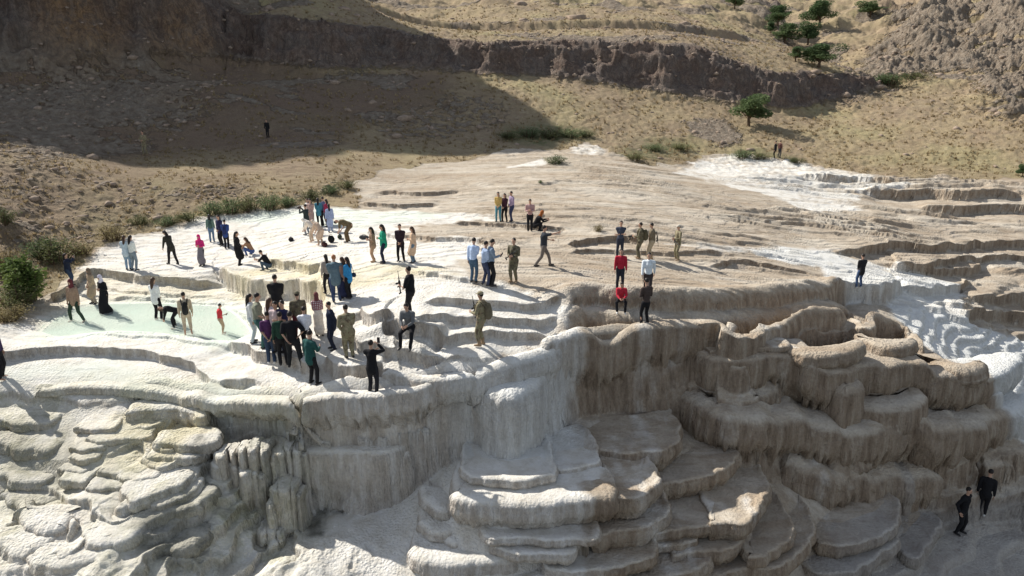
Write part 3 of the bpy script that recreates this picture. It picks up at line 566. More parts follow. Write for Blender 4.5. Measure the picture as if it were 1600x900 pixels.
def K(px, Hh, drop, r=.12, rv=.1, ov=.18, bulge=.06, fa=.03, ff=5.5, back=3.0, dish=.0, cut=0, tilt=.02, seed=0, step=.045, drop2=None, inset=.3, rough=1.0, dome=0.0, raise_=.2, fr=0.0, fsp=.10, lobe=0.0):
    """px: lip traced from left to right; Hh: metres below the camera (None: the lip follows the ground); drop: height of the face; ov: undercut"""
    if Hh is None: F = np.array([march(fP, u, v)[:2] for u, v in px])
    elif Hh == 'g':
        F = np.array([march(zgrid, u, v) for u, v in px]); Hh = ZC - float(np.mean(F[1:-1, 2])) - raise_
        F = np.array([ptH(u, v, Hh)[:2] for u, v in px])
    elif Hh == 'v': F3 = np.array([ptH(*p_) for p_ in px]); F = F3[:, :2]; Hh = 0.0
    else: F = np.array([ptH(u, v, Hh)[:2] for u, v in px]); F3 = None
    if len(px[0]) < 3: F3 = None
    if cut: step = .032
    e0, e1 = F[0], F[-1]; mid = (e0 + e1) / 2
    inn = F[1:-1][::-1]; inn = inn[::max(1, len(inn) // 4)]; ctrl = np.vstack([F, [e1 + (.0, back * .55)], inn + (0, back), [e0 + (0, back * .55)], F[:1]])
    A = smooth_poly(ctrl, step); A = A[:-1]; n = len(A)
    q = np.roll(A, -1, 0) - np.roll(A, 1, 0); q /= np.linalg.norm(q, axis=1)[:, None] + 1e-9; nr = np.stack([q[:, 1], -q[:, 0]], 1)
    for _ in range(6): nr = (nr + np.roll(nr, 1, 0) + np.roll(nr, -1, 0)) / 3
    nr /= np.linalg.norm(nr, axis=1)[:, None] + 1e-9
    s = np.concatenate([[0], np.cumsum(np.hypot(*(A[1:] - A[:-1]).T))]) + seed * 13.7; z0 = np.zeros(n) + .5
    A = A + nr * ((.07 * perlin(s * .9, z0, 80 + seed) + .03 * perlin(s * 2.6, z0, 81)) * rough * min(1.5, .5 + drop))[:, None]
    if Hh is None: zf_ = fP(A[:, 0], A[:, 1]); zr = np.clip(zgrid(A[:, 0] - nr[:, 0] * 1.1, A[:, 1] - nr[:, 1] * 1.1), zf_ - .35, zf_ + .35) + .03
    elif F3 is not None:
        zr = np.array([F3[int(k_), 2] for k_ in np.argmin((A[:, :1] - F[None, :, 0]) ** 2 + (A[:, 1:2] - F[None, :, 1]) ** 2, 1)])
        for _ in range(60): zr = (zr + np.roll(zr, 1) + np.roll(zr, -1)) / 3
    else: zr = np.full(n, ZC - Hh)
    if Hh is None:
        for _ in range(90): zr = (zr + np.roll(zr, 1) + np.roll(zr, -1)) / 3
        zr = zr - .55 * sstep(-.35, .5, nr[:, 1])
    o_ = np.argsort(F[:, 0]); w_ = min(.5, .25 * abs(e1[0] - e0[0])); cx_ = np.clip(A[:, 0], min(e0[0], e1[0]) + w_, max(e0[0], e1[0]) - w_); cen = np.stack([cx_, np.interp(cx_, F[o_, 0], F[o_, 1]) + back * .45], 1)
    xr = np.clip((A[:, 0] - e0[0]) / (e1[0] - e0[0] + 1e-9), 0, 1); dr = drop + (0 if drop2 is None else (drop2 - drop) * xr)
    dr = dr * (1 + .10 * perlin(s * .8, z0, 82 + seed)) + .12 * drop * np.abs(perlin(s * 3.5, z0, 83 + seed))
    f1 = flute(s, 84 + seed, ff); f2 = flute(s, 85 + seed, ff * 2.2); gr = sstep(.30, .75, 1 - 2.2 * np.abs(perlin(s * 2.3, z0, 86 + seed) + .25 * perlin(s * 7, z0, 87)))
    rings = []
    for t in (1.0, .8, .55, .32, .16):
        Ai = A - nr * r; p = Ai + (cen - Ai) * t
        if Hh is None: zg = zgrid(p[:, 0], p[:, 1]); z = zr - .05 * min(1, t * 4)
        else: z = zr + tilt * (p[:, 1] - A[:, 1].min()) + dome * math.sqrt(t) - dish * sstep(0, .3, t) + .05 * fbm(p[:, 0] * 1.3, p[:, 1] * 1.3, 87 + seed, 3) * min(1, t * 4)
        rings.append((p[:, 0], p[:, 1], z))
    nf = 6
    for k in range(nf):
        ph = PI / 2 * k / (nf - 1); o = -r + r * math.sin(ph); dz = -rv * (1 - math.cos(ph))
        o = o + fa * .5 * (f1 + .6 * f2) * math.sin(ph); zz = zr + tilt * (A[:, 1] - A[:, 1].min()) * (Hh is not None) + dz + .018 * perlin(s * 9, z0 + k * .7, 88) * (1 - .5 * k / nf)
        rings.append((A[:, 0] + nr[:, 0] * o, A[:, 1] + nr[:, 1] * o, zz))
    m = int(np.clip(drop / .07, 8, 26)); zt = rings[-1][2]
    for k in range(1, m + 1):
        wv = k / m; z = zt - (dr - rv) * wv
        o = bulge * np.sin(PI * min(1, wv * 1.6)) * min(1, drop) + fa * (f1 * (.5 + .9 * wv) + .5 * f2 * wv) - ov * min(1.6, .6 + drop * .5) * max(0, wv - .35) ** 1.6 / .5
        o = o + .03 * rough * perlin(s * 1.7, z * 1.2 + 3, 89 + seed) * (1 + drop * .4)
        if cut: o = o - 1.5 * cut * gr * sstep(.38, .75, wv * np.ones(n) + .25 * perlin(s * .7, z0, 91))
        rings.append((A[:, 0] + nr[:, 0] * o, A[:, 1] + nr[:, 1] * o, z))
    lo = rings[-1]; o2 = inset
    rings.append((lo[0] - nr[:, 0] * o2, lo[1] - nr[:, 1] * o2, lo[2] + .03)); rings.append((lo[0] - nr[:, 0] * o2, lo[1] - nr[:, 1] * o2, lo[2] - 1.2))
    if fr > 0: fringe(lo, nr, s, fr, fsp, seed, A, e0, e1, F)
    R = len(rings); V = np.stack([np.concatenate([q[c] for q in rings]) for c in range(3)], 1)
    jj = np.arange(n); j2 = (jj + 1) % n
    for k in range(R - 1):
        BF.append(np.stack([k * n + jj, (k + 1) * n + jj, (k + 1) * n + j2, k * n + j2], 1) + BN[0])
    BV.append(V); BN[0] += len(V)
    sx, sy = A[:, 0] - nr[:, 0] * .35, A[:, 1] - nr[:, 1] * .35
    for key in cols:
        cc = np.stack([sample(cols[key][:, c], sx, sy) for c in range(4)], 1); 
        if key == 'm1': cc[:, 1] = 0
        BC[key].append(np.tile(cc, (R, 1)))
# right hand wall: the great overhang, draped shelves, bulging lobes
K([(850,552),(869,541),(895,533),(930,528),(990,521),(1060,518),(1115,518),(1138,524),(1150,512)], None, 3.4, r=.4, rv=.3, ov=.35, fa=.05, ff=3.2, cut=.35, back=1.6, seed=1, fr=.55, fsp=.13, drop2=2.6, inset=.5)
K([(1078,540,11.7),(1112,560,11.75),(1150,560,11.75),(1200,556,11.8),(1240,556,11.9),(1262,568,12.1),(1301,580,12.4),(1335,575,12.5),(1356,569,12.6),(1400,572,12.7),(1440,568,12.8),(1475,588,13.4),(1520,597,13.9),(1560,588,14.1),(1600,565,14.1)],
  'v', 2.7, drop2=2.2, r=.35, rv=.25, ov=.5, fa=.07, ff=3.2, cut=.35, back=2.2, seed=2, inset=.6, fr=.45, fsp=.13, lobe=.45, rough=1.6)
K([(1110,548),(1160,545),(1200,543),(1235,540)], 11.6, .25, r=.1, rv=.08, ov=.05, fa=.02, back=1.6, seed=92)
K([(1040,585,13.3),(1075,618,13.4),(1115,642,13.5),(1180,655,13.6),(1245,652,13.95),(1290,664,14.4),(1340,674,14.75),(1395,662,14.7),(1430,652,14.7),(1480,668,15.2),(1535,662,15.4),(1600,640,15.7),(1680,650,16.4)],
  'v', 2.5, drop2=2.3, r=.7, rv=.55, ov=.25, fa=.08, ff=2.8, cut=.25, back=2.8, seed=9, inset=.5, fr=.3, fsp=.13, lobe=.6, rough=1.8)
K([(1225,715,15.8),(1270,735,16.1),(1330,742,16.5),(1390,738,16.9),(1440,742,17.3),(1490,738,17.6),(1530,722,17.7),(1580,708,17.9),(1660,696,18.0)],
  'v', 2.0, r=.8, rv=.7, ov=.0, fa=.07, ff=2.6, cut=.15, back=2.8, seed=66, inset=.4, lobe=.5, rough=1.8)
K([(1322,618,14.0),(1350,634,14.1),(1390,638,14.1),(1425,634,14.1),(1450,618,14.0)], 'v', 2.2, r=.5, rv=.4, ov=.6, fa=.07, ff=3, back=2.4, seed=5, fr=.2)
K([(1290,590),(1312,606),(1335,608),(1352,594)], 13.0, 3.6, r=.6, rv=.6, ov=-.5, fa=.06, ff=3, back=2.0, seed=75)
K([(1215,540),(1250,552),(1290,556),(1330,550),(1350,538)], 11.75, .9, r=.3, rv=.25, ov=.2, fa=.05, ff=4, back=1.2, seed=79)
K([(1345,528),(1375,540),(1410,542),(1438,534)], 12.2, .8, r=.35, rv=.3, ov=.15, fa=.05, ff=4, back=1.2, seed=80)
K([(1455,560),(1480,574),(1520,578),(1550,570)], 13.2, .9, r=.5, rv=.5, ov=.1, fa=.05, ff=3, back=1.5, seed=81)
# lips that crown the left wall
K([(60,622),(90,622),(128,617),(160,616),(189,617),(242,617),(272,622),(302,631),(332,636),(378,639),(427,642),(455,643),(466,636)], None, .45, r=.2, rv=.18, ov=.35, fa=.04, ff=6, cut=.1, back=1.4, seed=69, fr=.16, fsp=.09, drop2=1.0)
K([(471,640),(482,634),(500,632),(560,631),(613,627),(640,624),(666,619),(684,606)], None, 1.75, r=.25, rv=.2, ov=.4, fa=.05, cut=.12, ff=4.5, back=1.4, seed=70, fr=.16, fsp=.09, drop2=1.5)
K([(596,590),(621,600),(659,609),(690,606),(720,602),(745,592)], None, 1.1, r=.25, rv=.2, ov=.25, fa=.04, ff=5, back=1.2, seed=71, fr=.10)
K([(738,594),(765,590),(790,584),(830,569),(858,556),(872,546)], None, 1.3, r=.5, rv=.45, ov=.1, fa=.05, ff=3, back=1.4, seed=72)
K([(735,592),(765,610),(800,615),(838,600),(860,572)], 11.3, 3.2, r=.6, rv=.5, ov=-.1, fa=.09, ff=2.2, back=2.0, seed=73)
K([(500,705),(560,712),(640,705)], 13.9, 2.4, r=.5, rv=.5, ov=-.2, fa=.04, ff=1.5, back=1.5, seed=74)
for px_, dr_, r_ in [([(195,645),(230,640),(264,640),(300,643),(318,648)], .8, .2), ([(118,668),(130,670),(150,669),(178,667)], .3, .14), ([(135,684),(160,688),(200,683),(234,682)], .35, .15),
    ([(108,698),(128,702),(150,701),(166,697)], .35, .16), ([(108,713),(125,718),(148,717),(160,712)], .4, .16), ([(94,732),(110,737),(130,736),(142,731)], .4, .16), ([(94,748),(112,753),(130,752),(140,747)], .4, .16),
    ([(152,736),(172,740),(208,738),(228,732)], .4, .18), ([(180,744),(200,749),(228,747),(248,741)], .45, .18), ([(136,760),(160,764),(184,762),(203,757)], .5, .2), ([(188,765),(205,780),(235,772),(262,765),(288,753)], .7, .22),
    ([(212,785),(245,788),(275,778),(303,768)], .45, .2), ([(203,808),(228,812),(270,800),(305,794),(322,786)], .8, .24), ([(20,800),(45,822),(75,828),(103,822),(118,800)], 1.3, .5), ([(0,772),(30,786),(70,784),(110,772)], .6, .35),
    ([(128,832),(155,846),(190,846),(218,830)], .7, .35), ([(40,870),(80,884),(130,880),(160,866)], .7, .35), ([(225,850),(260,862),(300,852),(320,835)], .7, .3), ([(-20,652),(20,660),(55,661),(90,652)], .5, .25), ([(-20,690),(30,700),(70,700),(100,690)], .8, .35), ([(-10,738),(30,748),(65,748),(92,738)], .6, .3), ([(-20,845),(10,862),(45,864),(70,850)], .8, .4), ([(240,690),(280,695),(330,690)], .5, .2), ([(225,712),(265,716),(310,712)], .5, .2)]:
    K(px_, 'g', dr_, r=r_ * .7, rv=r_ * .55, ov=.14, fa=.06, ff=5, back=1.3, tilt=.08, rough=2.4, raise_=.06 + .2 * dr_, seed=130 + int(px_[0][0]), fr=.22 * min(1, dr_) if dr_ < 1 else 0, fsp=.08)
# left hand shelves, block, columns, then the fan of basins from the top down
K([(410,700),(440,697),(475,704),(520,706),(565,708),(610,704),(640,694),(668,678)], 13.72, 2.6, r=.25, rv=.25, ov=.1, fa=.05, ff=2.5, back=2.5, seed=28)
K([(900,690),(925,701),(960,707),(1000,707),(1035,701),(1060,689),(1064,674)], 14.15, 1.05, ov=.2, back=3.0, dish=.07, rough=1.6, fa=.045, seed=41, fr=.07, fsp=.07)
K([(1020,745),(1032,757),(1075,754),(1120,741),(1147,726),(1150,705),(1120,680)], 15.15, 0.95, ov=.2, back=3.0, dish=.07, rough=1.6, fa=.045, seed=42, fr=.14, fsp=.08)
K([(853,722),(858,728),(878,733),(919,727),(936,718)], 14.0, 0.55, ov=.2, back=3.0, dish=.07, rough=1.6, fa=.045, seed=43, fr=.06, fsp=.07)
K([(719,728),(727,739),(749,746),(795,751),(855,741),(866,736)], 13.8, 0.50, ov=.2, back=3.0, dish=.07, rough=1.6, fa=.045, seed=44, fr=.06, fsp=.07)
K([(703,770),(712,779),(750,785),(800,789),(860,788),(930,781),(965,776)], 14.2, 1.10, r=.3, rv=.3, ov=.22, fa=.05, back=2.6, seed=45, fr=.08, fsp=.08)
K([(946,770),(953,777),(991,775),(1029,762),(1034,750),(1025,740)], 14.4, 0.95, ov=.2, back=3.0, dish=.07, rough=1.6, fa=.045, seed=46, fr=.10, fsp=.08)
K([(750,828),(765,838),(821,841),(897,843),(935,838)], 15.25, 0.40, ov=.2, back=3.0, dish=.07, rough=1.6, fa=.045, seed=47)
K([(926,832),(953,831),(991,826),(1025,815),(1045,800)], 15.4, 0.90, ov=.2, back=3.0, dish=.07, rough=1.6, fa=.045, seed=48, fr=.08, fsp=.08)
K([(770,850),(802,863),(840,865),(895,860)], 15.6, 0.50, ov=.2, back=3.0, dish=.07, rough=1.6, fa=.045, seed=49)
K([(636,858),(651,874),(689,882),(764,876),(806,870)], 15.95, 0.80, r=.3, rv=.3, ov=.22, fa=.05, back=2.6, seed=50, fr=.08, fsp=.08)
K([(848,880),(855,888),(878,893),(953,888),(1010,873),(1025,860)], 16.2, 0.70, ov=.2, back=3.0, dish=.07, rough=1.6, fa=.045, seed=51, fr=.07, fsp=.08)
K([(1018,826),(1030,831),(1075,825),(1110,821),(1143,803),(1150,785)], 16.0, 0.60, ov=.2, back=3.0, dish=.07, rough=1.6, fa=.045, seed=52, fr=.07, fsp=.08)
K([(1110,815),(1136,818),(1166,813),(1188,792),(1204,768),(1200,750)], 15.9, 0.90, ov=.2, back=3.0, dish=.07, rough=1.6, fa=.045, seed=53, fr=.10, fsp=.08)
K([(1014,850),(1028,853),(1070,846),(1090,836)], 16.5, 0.50, ov=.2, back=3.0, dish=.07, rough=1.6, fa=.045, seed=54)
K([(1055,868),(1075,866),(1140,856),(1165,838),(1172,822)], 16.7, 0.80, ov=.2, back=3.0, dish=.07, rough=1.6, fa=.045, seed=55)
K([(1090,895),(1121,899),(1178,890),(1227,881),(1264,848),(1274,822),(1262,795)], 17.4, 0.90, ov=.2, back=3.0, dish=.07, rough=1.6, fa=.045, seed=56, fr=.08, fsp=.08)
K([(1170,868),(1200,866),(1232,845),(1240,815),(1225,790)], 16.9, 0.70, ov=.2, back=3.0, dish=.07, rough=1.6, fa=.045, seed=57)
K([(1268,838),(1287,848),(1340,848),(1393,829),(1408,815),(1406,787),(1385,765)], 18.0, 0.80, ov=.2, back=3.0, dish=.07, rough=1.6, fa=.045, seed=58, fr=.06, fsp=.08)
K([(1250,880),(1262,890),(1295,899),(1355,882),(1395,850),(1402,830)], 18.6, 0.90, ov=.2, back=3.0, dish=.07, rough=1.6, fa=.045, seed=59)
K([(1395,852),(1419,866),(1442,864),(1466,834),(1470,815),(1450,795)], 19.2, 0.90, ov=.2, back=3.0, dish=.07, rough=1.6, fa=.045, seed=60)
K([(655,775),(680,795),(705,795),(720,775)], 15.0, 0.50, r=.3, rv=.28, ov=.1, fa=.03, back=1.5, seed=61)
K([(650,815),(675,830),(700,830),(720,815)], 15.5, 0.50, r=.3, rv=.28, ov=.1, fa=.03, back=1.5, seed=62)
K([(685,835),(710,848),(740,835)], 15.7, 0.40, r=.3, rv=.28, ov=.1, fa=.03, back=1.5, seed=63)
K([(700,905),(760,912),(830,905),(860,893)], 16.5, 0.60, ov=.2, back=3.0, dish=.07, rough=1.6, fa=.045, seed=64)
K([(880,920),(960,915),(1040,905),(1110,880)], 16.9, 0.80, ov=.2, back=3.0, dish=.07, rough=1.6, fa=.045, seed=65)
rc = random.Random(12)
for k_, (u_, v_, h_, w_, d_) in enumerate([(339,728,13.95,10,2.4),(352,724,13.95,9,2.6),(366,730,14.05,10,2.4),(381,738,14.15,10,2.3),(397,738,14.2,10,2.2),(409,744,14.3,7,2.0),(347,712,13.6,8,1.2),(362,710,13.6,9,1.2),(378,706,13.4,9,1.3),(394,701,13.35,10,1.6),(409,706,13.45,8,1.8),
    (426,712,13.7,8,2.6),(438,706,13.65,8,2.6),(451,704,13.6,9,2.8),(464,705,13.65,9,2.8),(475,710,13.75,7,2.6),(431,766,14.65,7,1.7),(443,762,14.6,8,1.8),(456,766,14.65,7,1.7),(422,790,15.1,6,1.2),(467,778,14.9,7,1.6),(408,832,16.0,8,.5),(424,830,16.0,8,.5),(438,836,16.1,8,.5),
    (312,700,13.5,8,1.0),(322,712,13.8,8,1.6),(300,716,13.7,9,1.0)]):
    K([(u_ - w_, v_ - 7), (u_ - w_ * .5, v_ - 1), (u_, v_ + 1), (u_ + w_ * .5, v_ - 1), (u_ + w_, v_ - 7)], h_, d_, r=.13, rv=.16, ov=-.04 - .03 * rc.random(), bulge=.03, fa=.05, ff=4, back=.9, rough=1.3, seed=200 + k_)
def basins():
    if FRV:
        BV.append(np.array(FRV)); BF.append(np.array(FRF) + BN[0]); BN[0] += len(FRV)
        for k in cols: BC[k].append(np.array(FRC[k]))
    V = np.vstack(BV); q = np.vstack(BF); me = bpy.data.meshes.new('travertine_basins'); me.vertices.add(len(V)); me.vertices.foreach_set('co', V.astype(np.float32).ravel())
    n = len(q); me.loops.add(n * 4); me.loops.foreach_set('vertex_index', q.astype(np.int32).ravel()); me.polygons.add(n)
    me.polygons.foreach_set('loop_start', np.arange(0, n * 4, 4, dtype=np.int32)); me.polygons.foreach_set('use_smooth', np.ones(n, bool)); me.update(calc_edges=True)
    for k in cols:
        at = me.attributes.new(k, 'FLOAT_COLOR', 'POINT'); at.data.foreach_set('color', np.vstack(BC[k]).astype(np.float32).ravel())
    me.materials.append(gm); o = bpy.data.objects.new('travertine_basins', me); C.objects.link(o); o['kind'] = 'structure'; print('basin verts', len(V))
basins()
# ---------------------------------------------------------------- pools of shallow milky water
def simple(name, col, rough=.8, spec=.3, noise_=None, metal=0):
    m, nt_, b = mat(name); b.inputs['Roughness'].default_value = rough; b.inputs['Specular IOR Level'].default_value = spec; b.inputs['Metallic'].default_value = metal
    if noise_:
        q = NB(nt_); tc = q.n('ShaderNodeTexCoord').outputs['Object']; f = q.noise(noise_[0], 4, tc)
        c2 = tuple(min(1, x * noise_[1]) for x in col); nt_.links.new(q.ramp(f, (.35, col), (.65, c2)), b.inputs['Base Color'])
    else: b.inputs['Base Color'].default_value = (*col, 1)
    return m
wm, wnt, wb = mat('milky_water'); q = NB(wnt); wpos = q.n('ShaderNodeNewGeometry').outputs['Position']
wnt.links.new(q.ramp(q.noise(.5, 3, wpos), (.3, (.66, .79, .70)), (.7, (.76, .84, .75))), wb.inputs['Base Color']); wb.inputs['Roughness'].default_value = .12
wbp = q.n('ShaderNodeBump', ins={'Strength': .25, 'Distance': .02}); wnt.links.new(q.noise(5, 3, wpos), wbp.inputs['Height']); wnt.links.new(wbp.outputs[0], wb.inputs['Normal'])
_mx = q.n('ShaderNodeMixShader', ins={0: .36, 1: q.n('ShaderNodeBsdfTransparent').outputs[0], 2: wb.outputs[0]}); wnt.links.new(_mx.outputs[0], wnt.nodes['Material Output'].inputs[0])
def water(P, z, name='pool_water'):
    S_ = smooth_poly(np.vstack([P, P[:1]]), .5)[:-1]; me = bpy.data.meshes.new(name); me.from_pydata([(x, y, z) for x, y in S_], [], [list(range(len(S_)))]); me.materials.append(wm)
    o = bpy.data.objects.new(name, me); C.objects.link(o); o['kind'] = 'structure'
def grow(P, k): c = P.mean(0); return c + (P - c) * k
water(grow(POOL[::2], 1.03), pz + .0)
# ---------------------------------------------------------------- people
def tube_mesh(chains, sub=8):
    """closed tapered tubes: chains = list of [(p, r), ...]; returns verts, faces"""
    V, F = [], []
    for ch in chains:
        ch = [(Vector(p), r) for p, r in ch]; pts = []
        d0 = (ch[0][0] - ch[1][0]).normalized(); d1 = (ch[-1][0] - ch[-2][0]).normalized()
        pts.append((ch[0][0] + d0 * ch[0][1] * .95, ch[0][1] * .3)); pts.append((ch[0][0] + d0 * ch[0][1] * .6, ch[0][1] * .8))
        pts += ch; pts.append((ch[-1][0] + d1 * ch[-1][1] * .6, ch[-1][1] * .8)); pts.append((ch[-1][0] + d1 * ch[-1][1] * .95, ch[-1][1] * .3))
        base = len(V); up = None
        for i, (p, r) in enumerate(pts):
            t = (pts[min(i + 1, len(pts) - 1)][0] - pts[max(i - 1, 0)][0]).normalized()
            if up is None: up = t.orthogonal().normalized()
            up = (up - t * up.dot(t)).normalized(); sd_ = t.cross(up)
            rx, ry = (r if not isinstance(r, tuple) else r[0]), (r if not isinstance(r, tuple) else r[1])
            for k in range(sub):
                a = 2 * PI * k / sub; V.append(p + up * math.cos(a) * rx + sd_ * math.sin(a) * ry)
        n = len(pts)
        for i in range(n - 1):
            for k in range(sub):
                a = base + i * sub + k; b = base + i * sub + (k + 1) % sub; F.append((a, b, b + sub, a + sub))
        F.append(tuple(base + k for k in range(sub))[::-1]); F.append(tuple(base + (n - 1) * sub + k for k in range(sub)))
    return V, F
def ellipsoid(c, r, sub=10, rot=None):
    V, F = [], []; c = Vector(c); rings = 7
    for i in range(rings + 1):
        th = PI * (i + .0) / rings; th = min(max(th, .05), PI - .05)
        for k in range(sub):
            a = 2 * PI * k / sub; p = Vector((r[0] * math.sin(th) * math.cos(a), r[1] * math.sin(th) * math.sin(a), r[2] * math.cos(th)))
            if rot: p = rot @ p
            V.append(c + p)
    for i in range(rings):
        for k in range(sub): a = i * sub + k; b = i * sub + (k + 1) % sub; F.append((a, a + sub, b + sub, b))
    F.append(tuple(range(sub))); F.append(tuple(rings * sub + k for k in range(sub))[::-1]); return V, F
def merge(parts):
    V, F = [], []
    for v, f in parts:
        o = len(V); V += v; F += [tuple(i + o for i in x) for x in f]
    return V, F
def mk_mesh(name, V, F, m, smooth=True):
    me = bpy.data.meshes.new(name); me.from_pydata([tuple(v) for v in V], [], F); me.materials.append(m); me.polygons.foreach_set('use_smooth', [smooth] * len(me.polygons)); return me
def remeshed(name, V, F, m, vox=.02, it=4, extra=None):
    """voxel-fuse overlapping shapes to one continuous skin, then relax it"""
    me = mk_mesh(name, V, F, m); o = bpy.data.objects.new(name, me); C.objects.link(o)
    r = o.modifiers.new('r', 'REMESH'); r.mode = 'VOXEL'; r.voxel_size = vox; r.use_smooth_shade = True
    s_ = o.modifiers.new('s', 'SMOOTH'); s_.factor = .6; s_.iterations = it
    out = bpy.data.meshes.new_from_object(o.evaluated_get(bpy.context.evaluated_depsgraph_get())); bpy.data.objects.remove(o); bpy.data.meshes.remove(me)
    out.name = name
    if not out.materials: out.materials.append(m)
    if extra:
        v = [x.co.copy() for x in out.vertices] + list(extra[0]); n0 = len(out.vertices); f = [tuple(p.vertices) for p in out.polygons] + [tuple(i + n0 for i in x) for x in extra[1]]
        bpy.data.meshes.remove(out); out = mk_mesh(name, v, f, m)
    return out
def ik(a, b, l1, l2, pole):
    """middle joint of a two-bone limb from a to b"""
    d = b - a; L = d.length; mx = (l1 + l2) * .999
    if L > mx: b = a + d * (mx / L); d = b - a; L = mx
    x = (l1 * l1 - l2 * l2 + L * L) / (2 * L); h = math.sqrt(max(l1 * l1 - x * x, 0)); u = d / L; p = pole - u * pole.dot(u)
    return a + u * x + (p.normalized() * h if p.length > 1e-6 else Vector()), b
SKIN = simple('skin', (.50, .31, .22), .6); SKIN2 = simple('tanned_skin', (.40, .235, .16), .6)
LIP = simple('lips', (.30, .10, .08), .6); EYE = MOU = None
MATS = {}
def cloth(col, noise_=None):
    k = (tuple(col), noise_)
    if k not in MATS: MATS[k] = simple('cloth', col, .9, .15, noise_ or (14, 1.3))
    return MATS[k]
def pattern(kind):
    if kind in MATS: return MATS[kind]
    m, nt_, b = mat(kind + '_cloth'); q = NB(nt_); tc = q.n('ShaderNodeTexCoord').outputs['Object']; b.inputs['Roughness'].default_value = .9
    if kind == 'camouflage':
        f = q.noise(9, 3, tc, .6); col = q.ramp(f, (.38, (.12, .09, .055)), (.46, (.27, .22, .14)), (.56, (.20, .20, .11)), (.62, (.33, .28, .19)))
    elif kind == 'dark_camouflage':
        f = q.noise(9, 3, tc, .6); col = q.ramp(f, (.38, (.06, .05, .035)), (.46, (.15, .12, .075)), (.56, (.09, .10, .055)), (.62, (.20, .165, .11)))
    elif kind in ('plaid', 'checked', 'striped'):
        w1 = q.n('ShaderNodeTexWave', wave_type='BANDS', bands_direction='Z'); w1.inputs['Scale'].default_value = 4.5; nt_.links.new(tc, w1.inputs[0])
        w2 = q.n('ShaderNodeTexWave', wave_type='BANDS', bands_direction='X'); w2.inputs['Scale'].default_value = 4.5; nt_.links.new(tc, w2.inputs[0])
        A_, B_ = {'plaid': ((.62, .56, .54), (.20, .03, .05)), 'checked': ((.60, .46, .42), (.30, .14, .15)), 'striped': ((.75, .74, .72), (.25, .26, .30))}[kind]
        f = q.math('MAXIMUM', w1.outputs['Fac'], w2.outputs['Fac']) if kind != 'striped' else w1.outputs['Fac']
        col = q.ramp(f, (.55, A_), (.75, B_))
    nt_.links.new(col, b.inputs['Base Color']); MATS[kind] = m; return m
HAIRS = {'black': simple('black_hair', (.018, .014, .012), .5), 'brown': simple('brown_hair', (.07, .04, .025), .55), 'ginger': simple('ginger_hair', (.35, .15, .07), .55), 'grey': simple('grey_hair', (.25, .24, .23), .6)}
SHOE = simple('shoe_leather', (.03, .028, .028), .5); SHOEW = simple('pale_shoe', (.6, .6, .58), .6); BOOT = simple('sand_boot', (.30, .21, .13), .8)
FACE = simple('face_marks', (.06, .03, .025), .6)
V3 = Vector
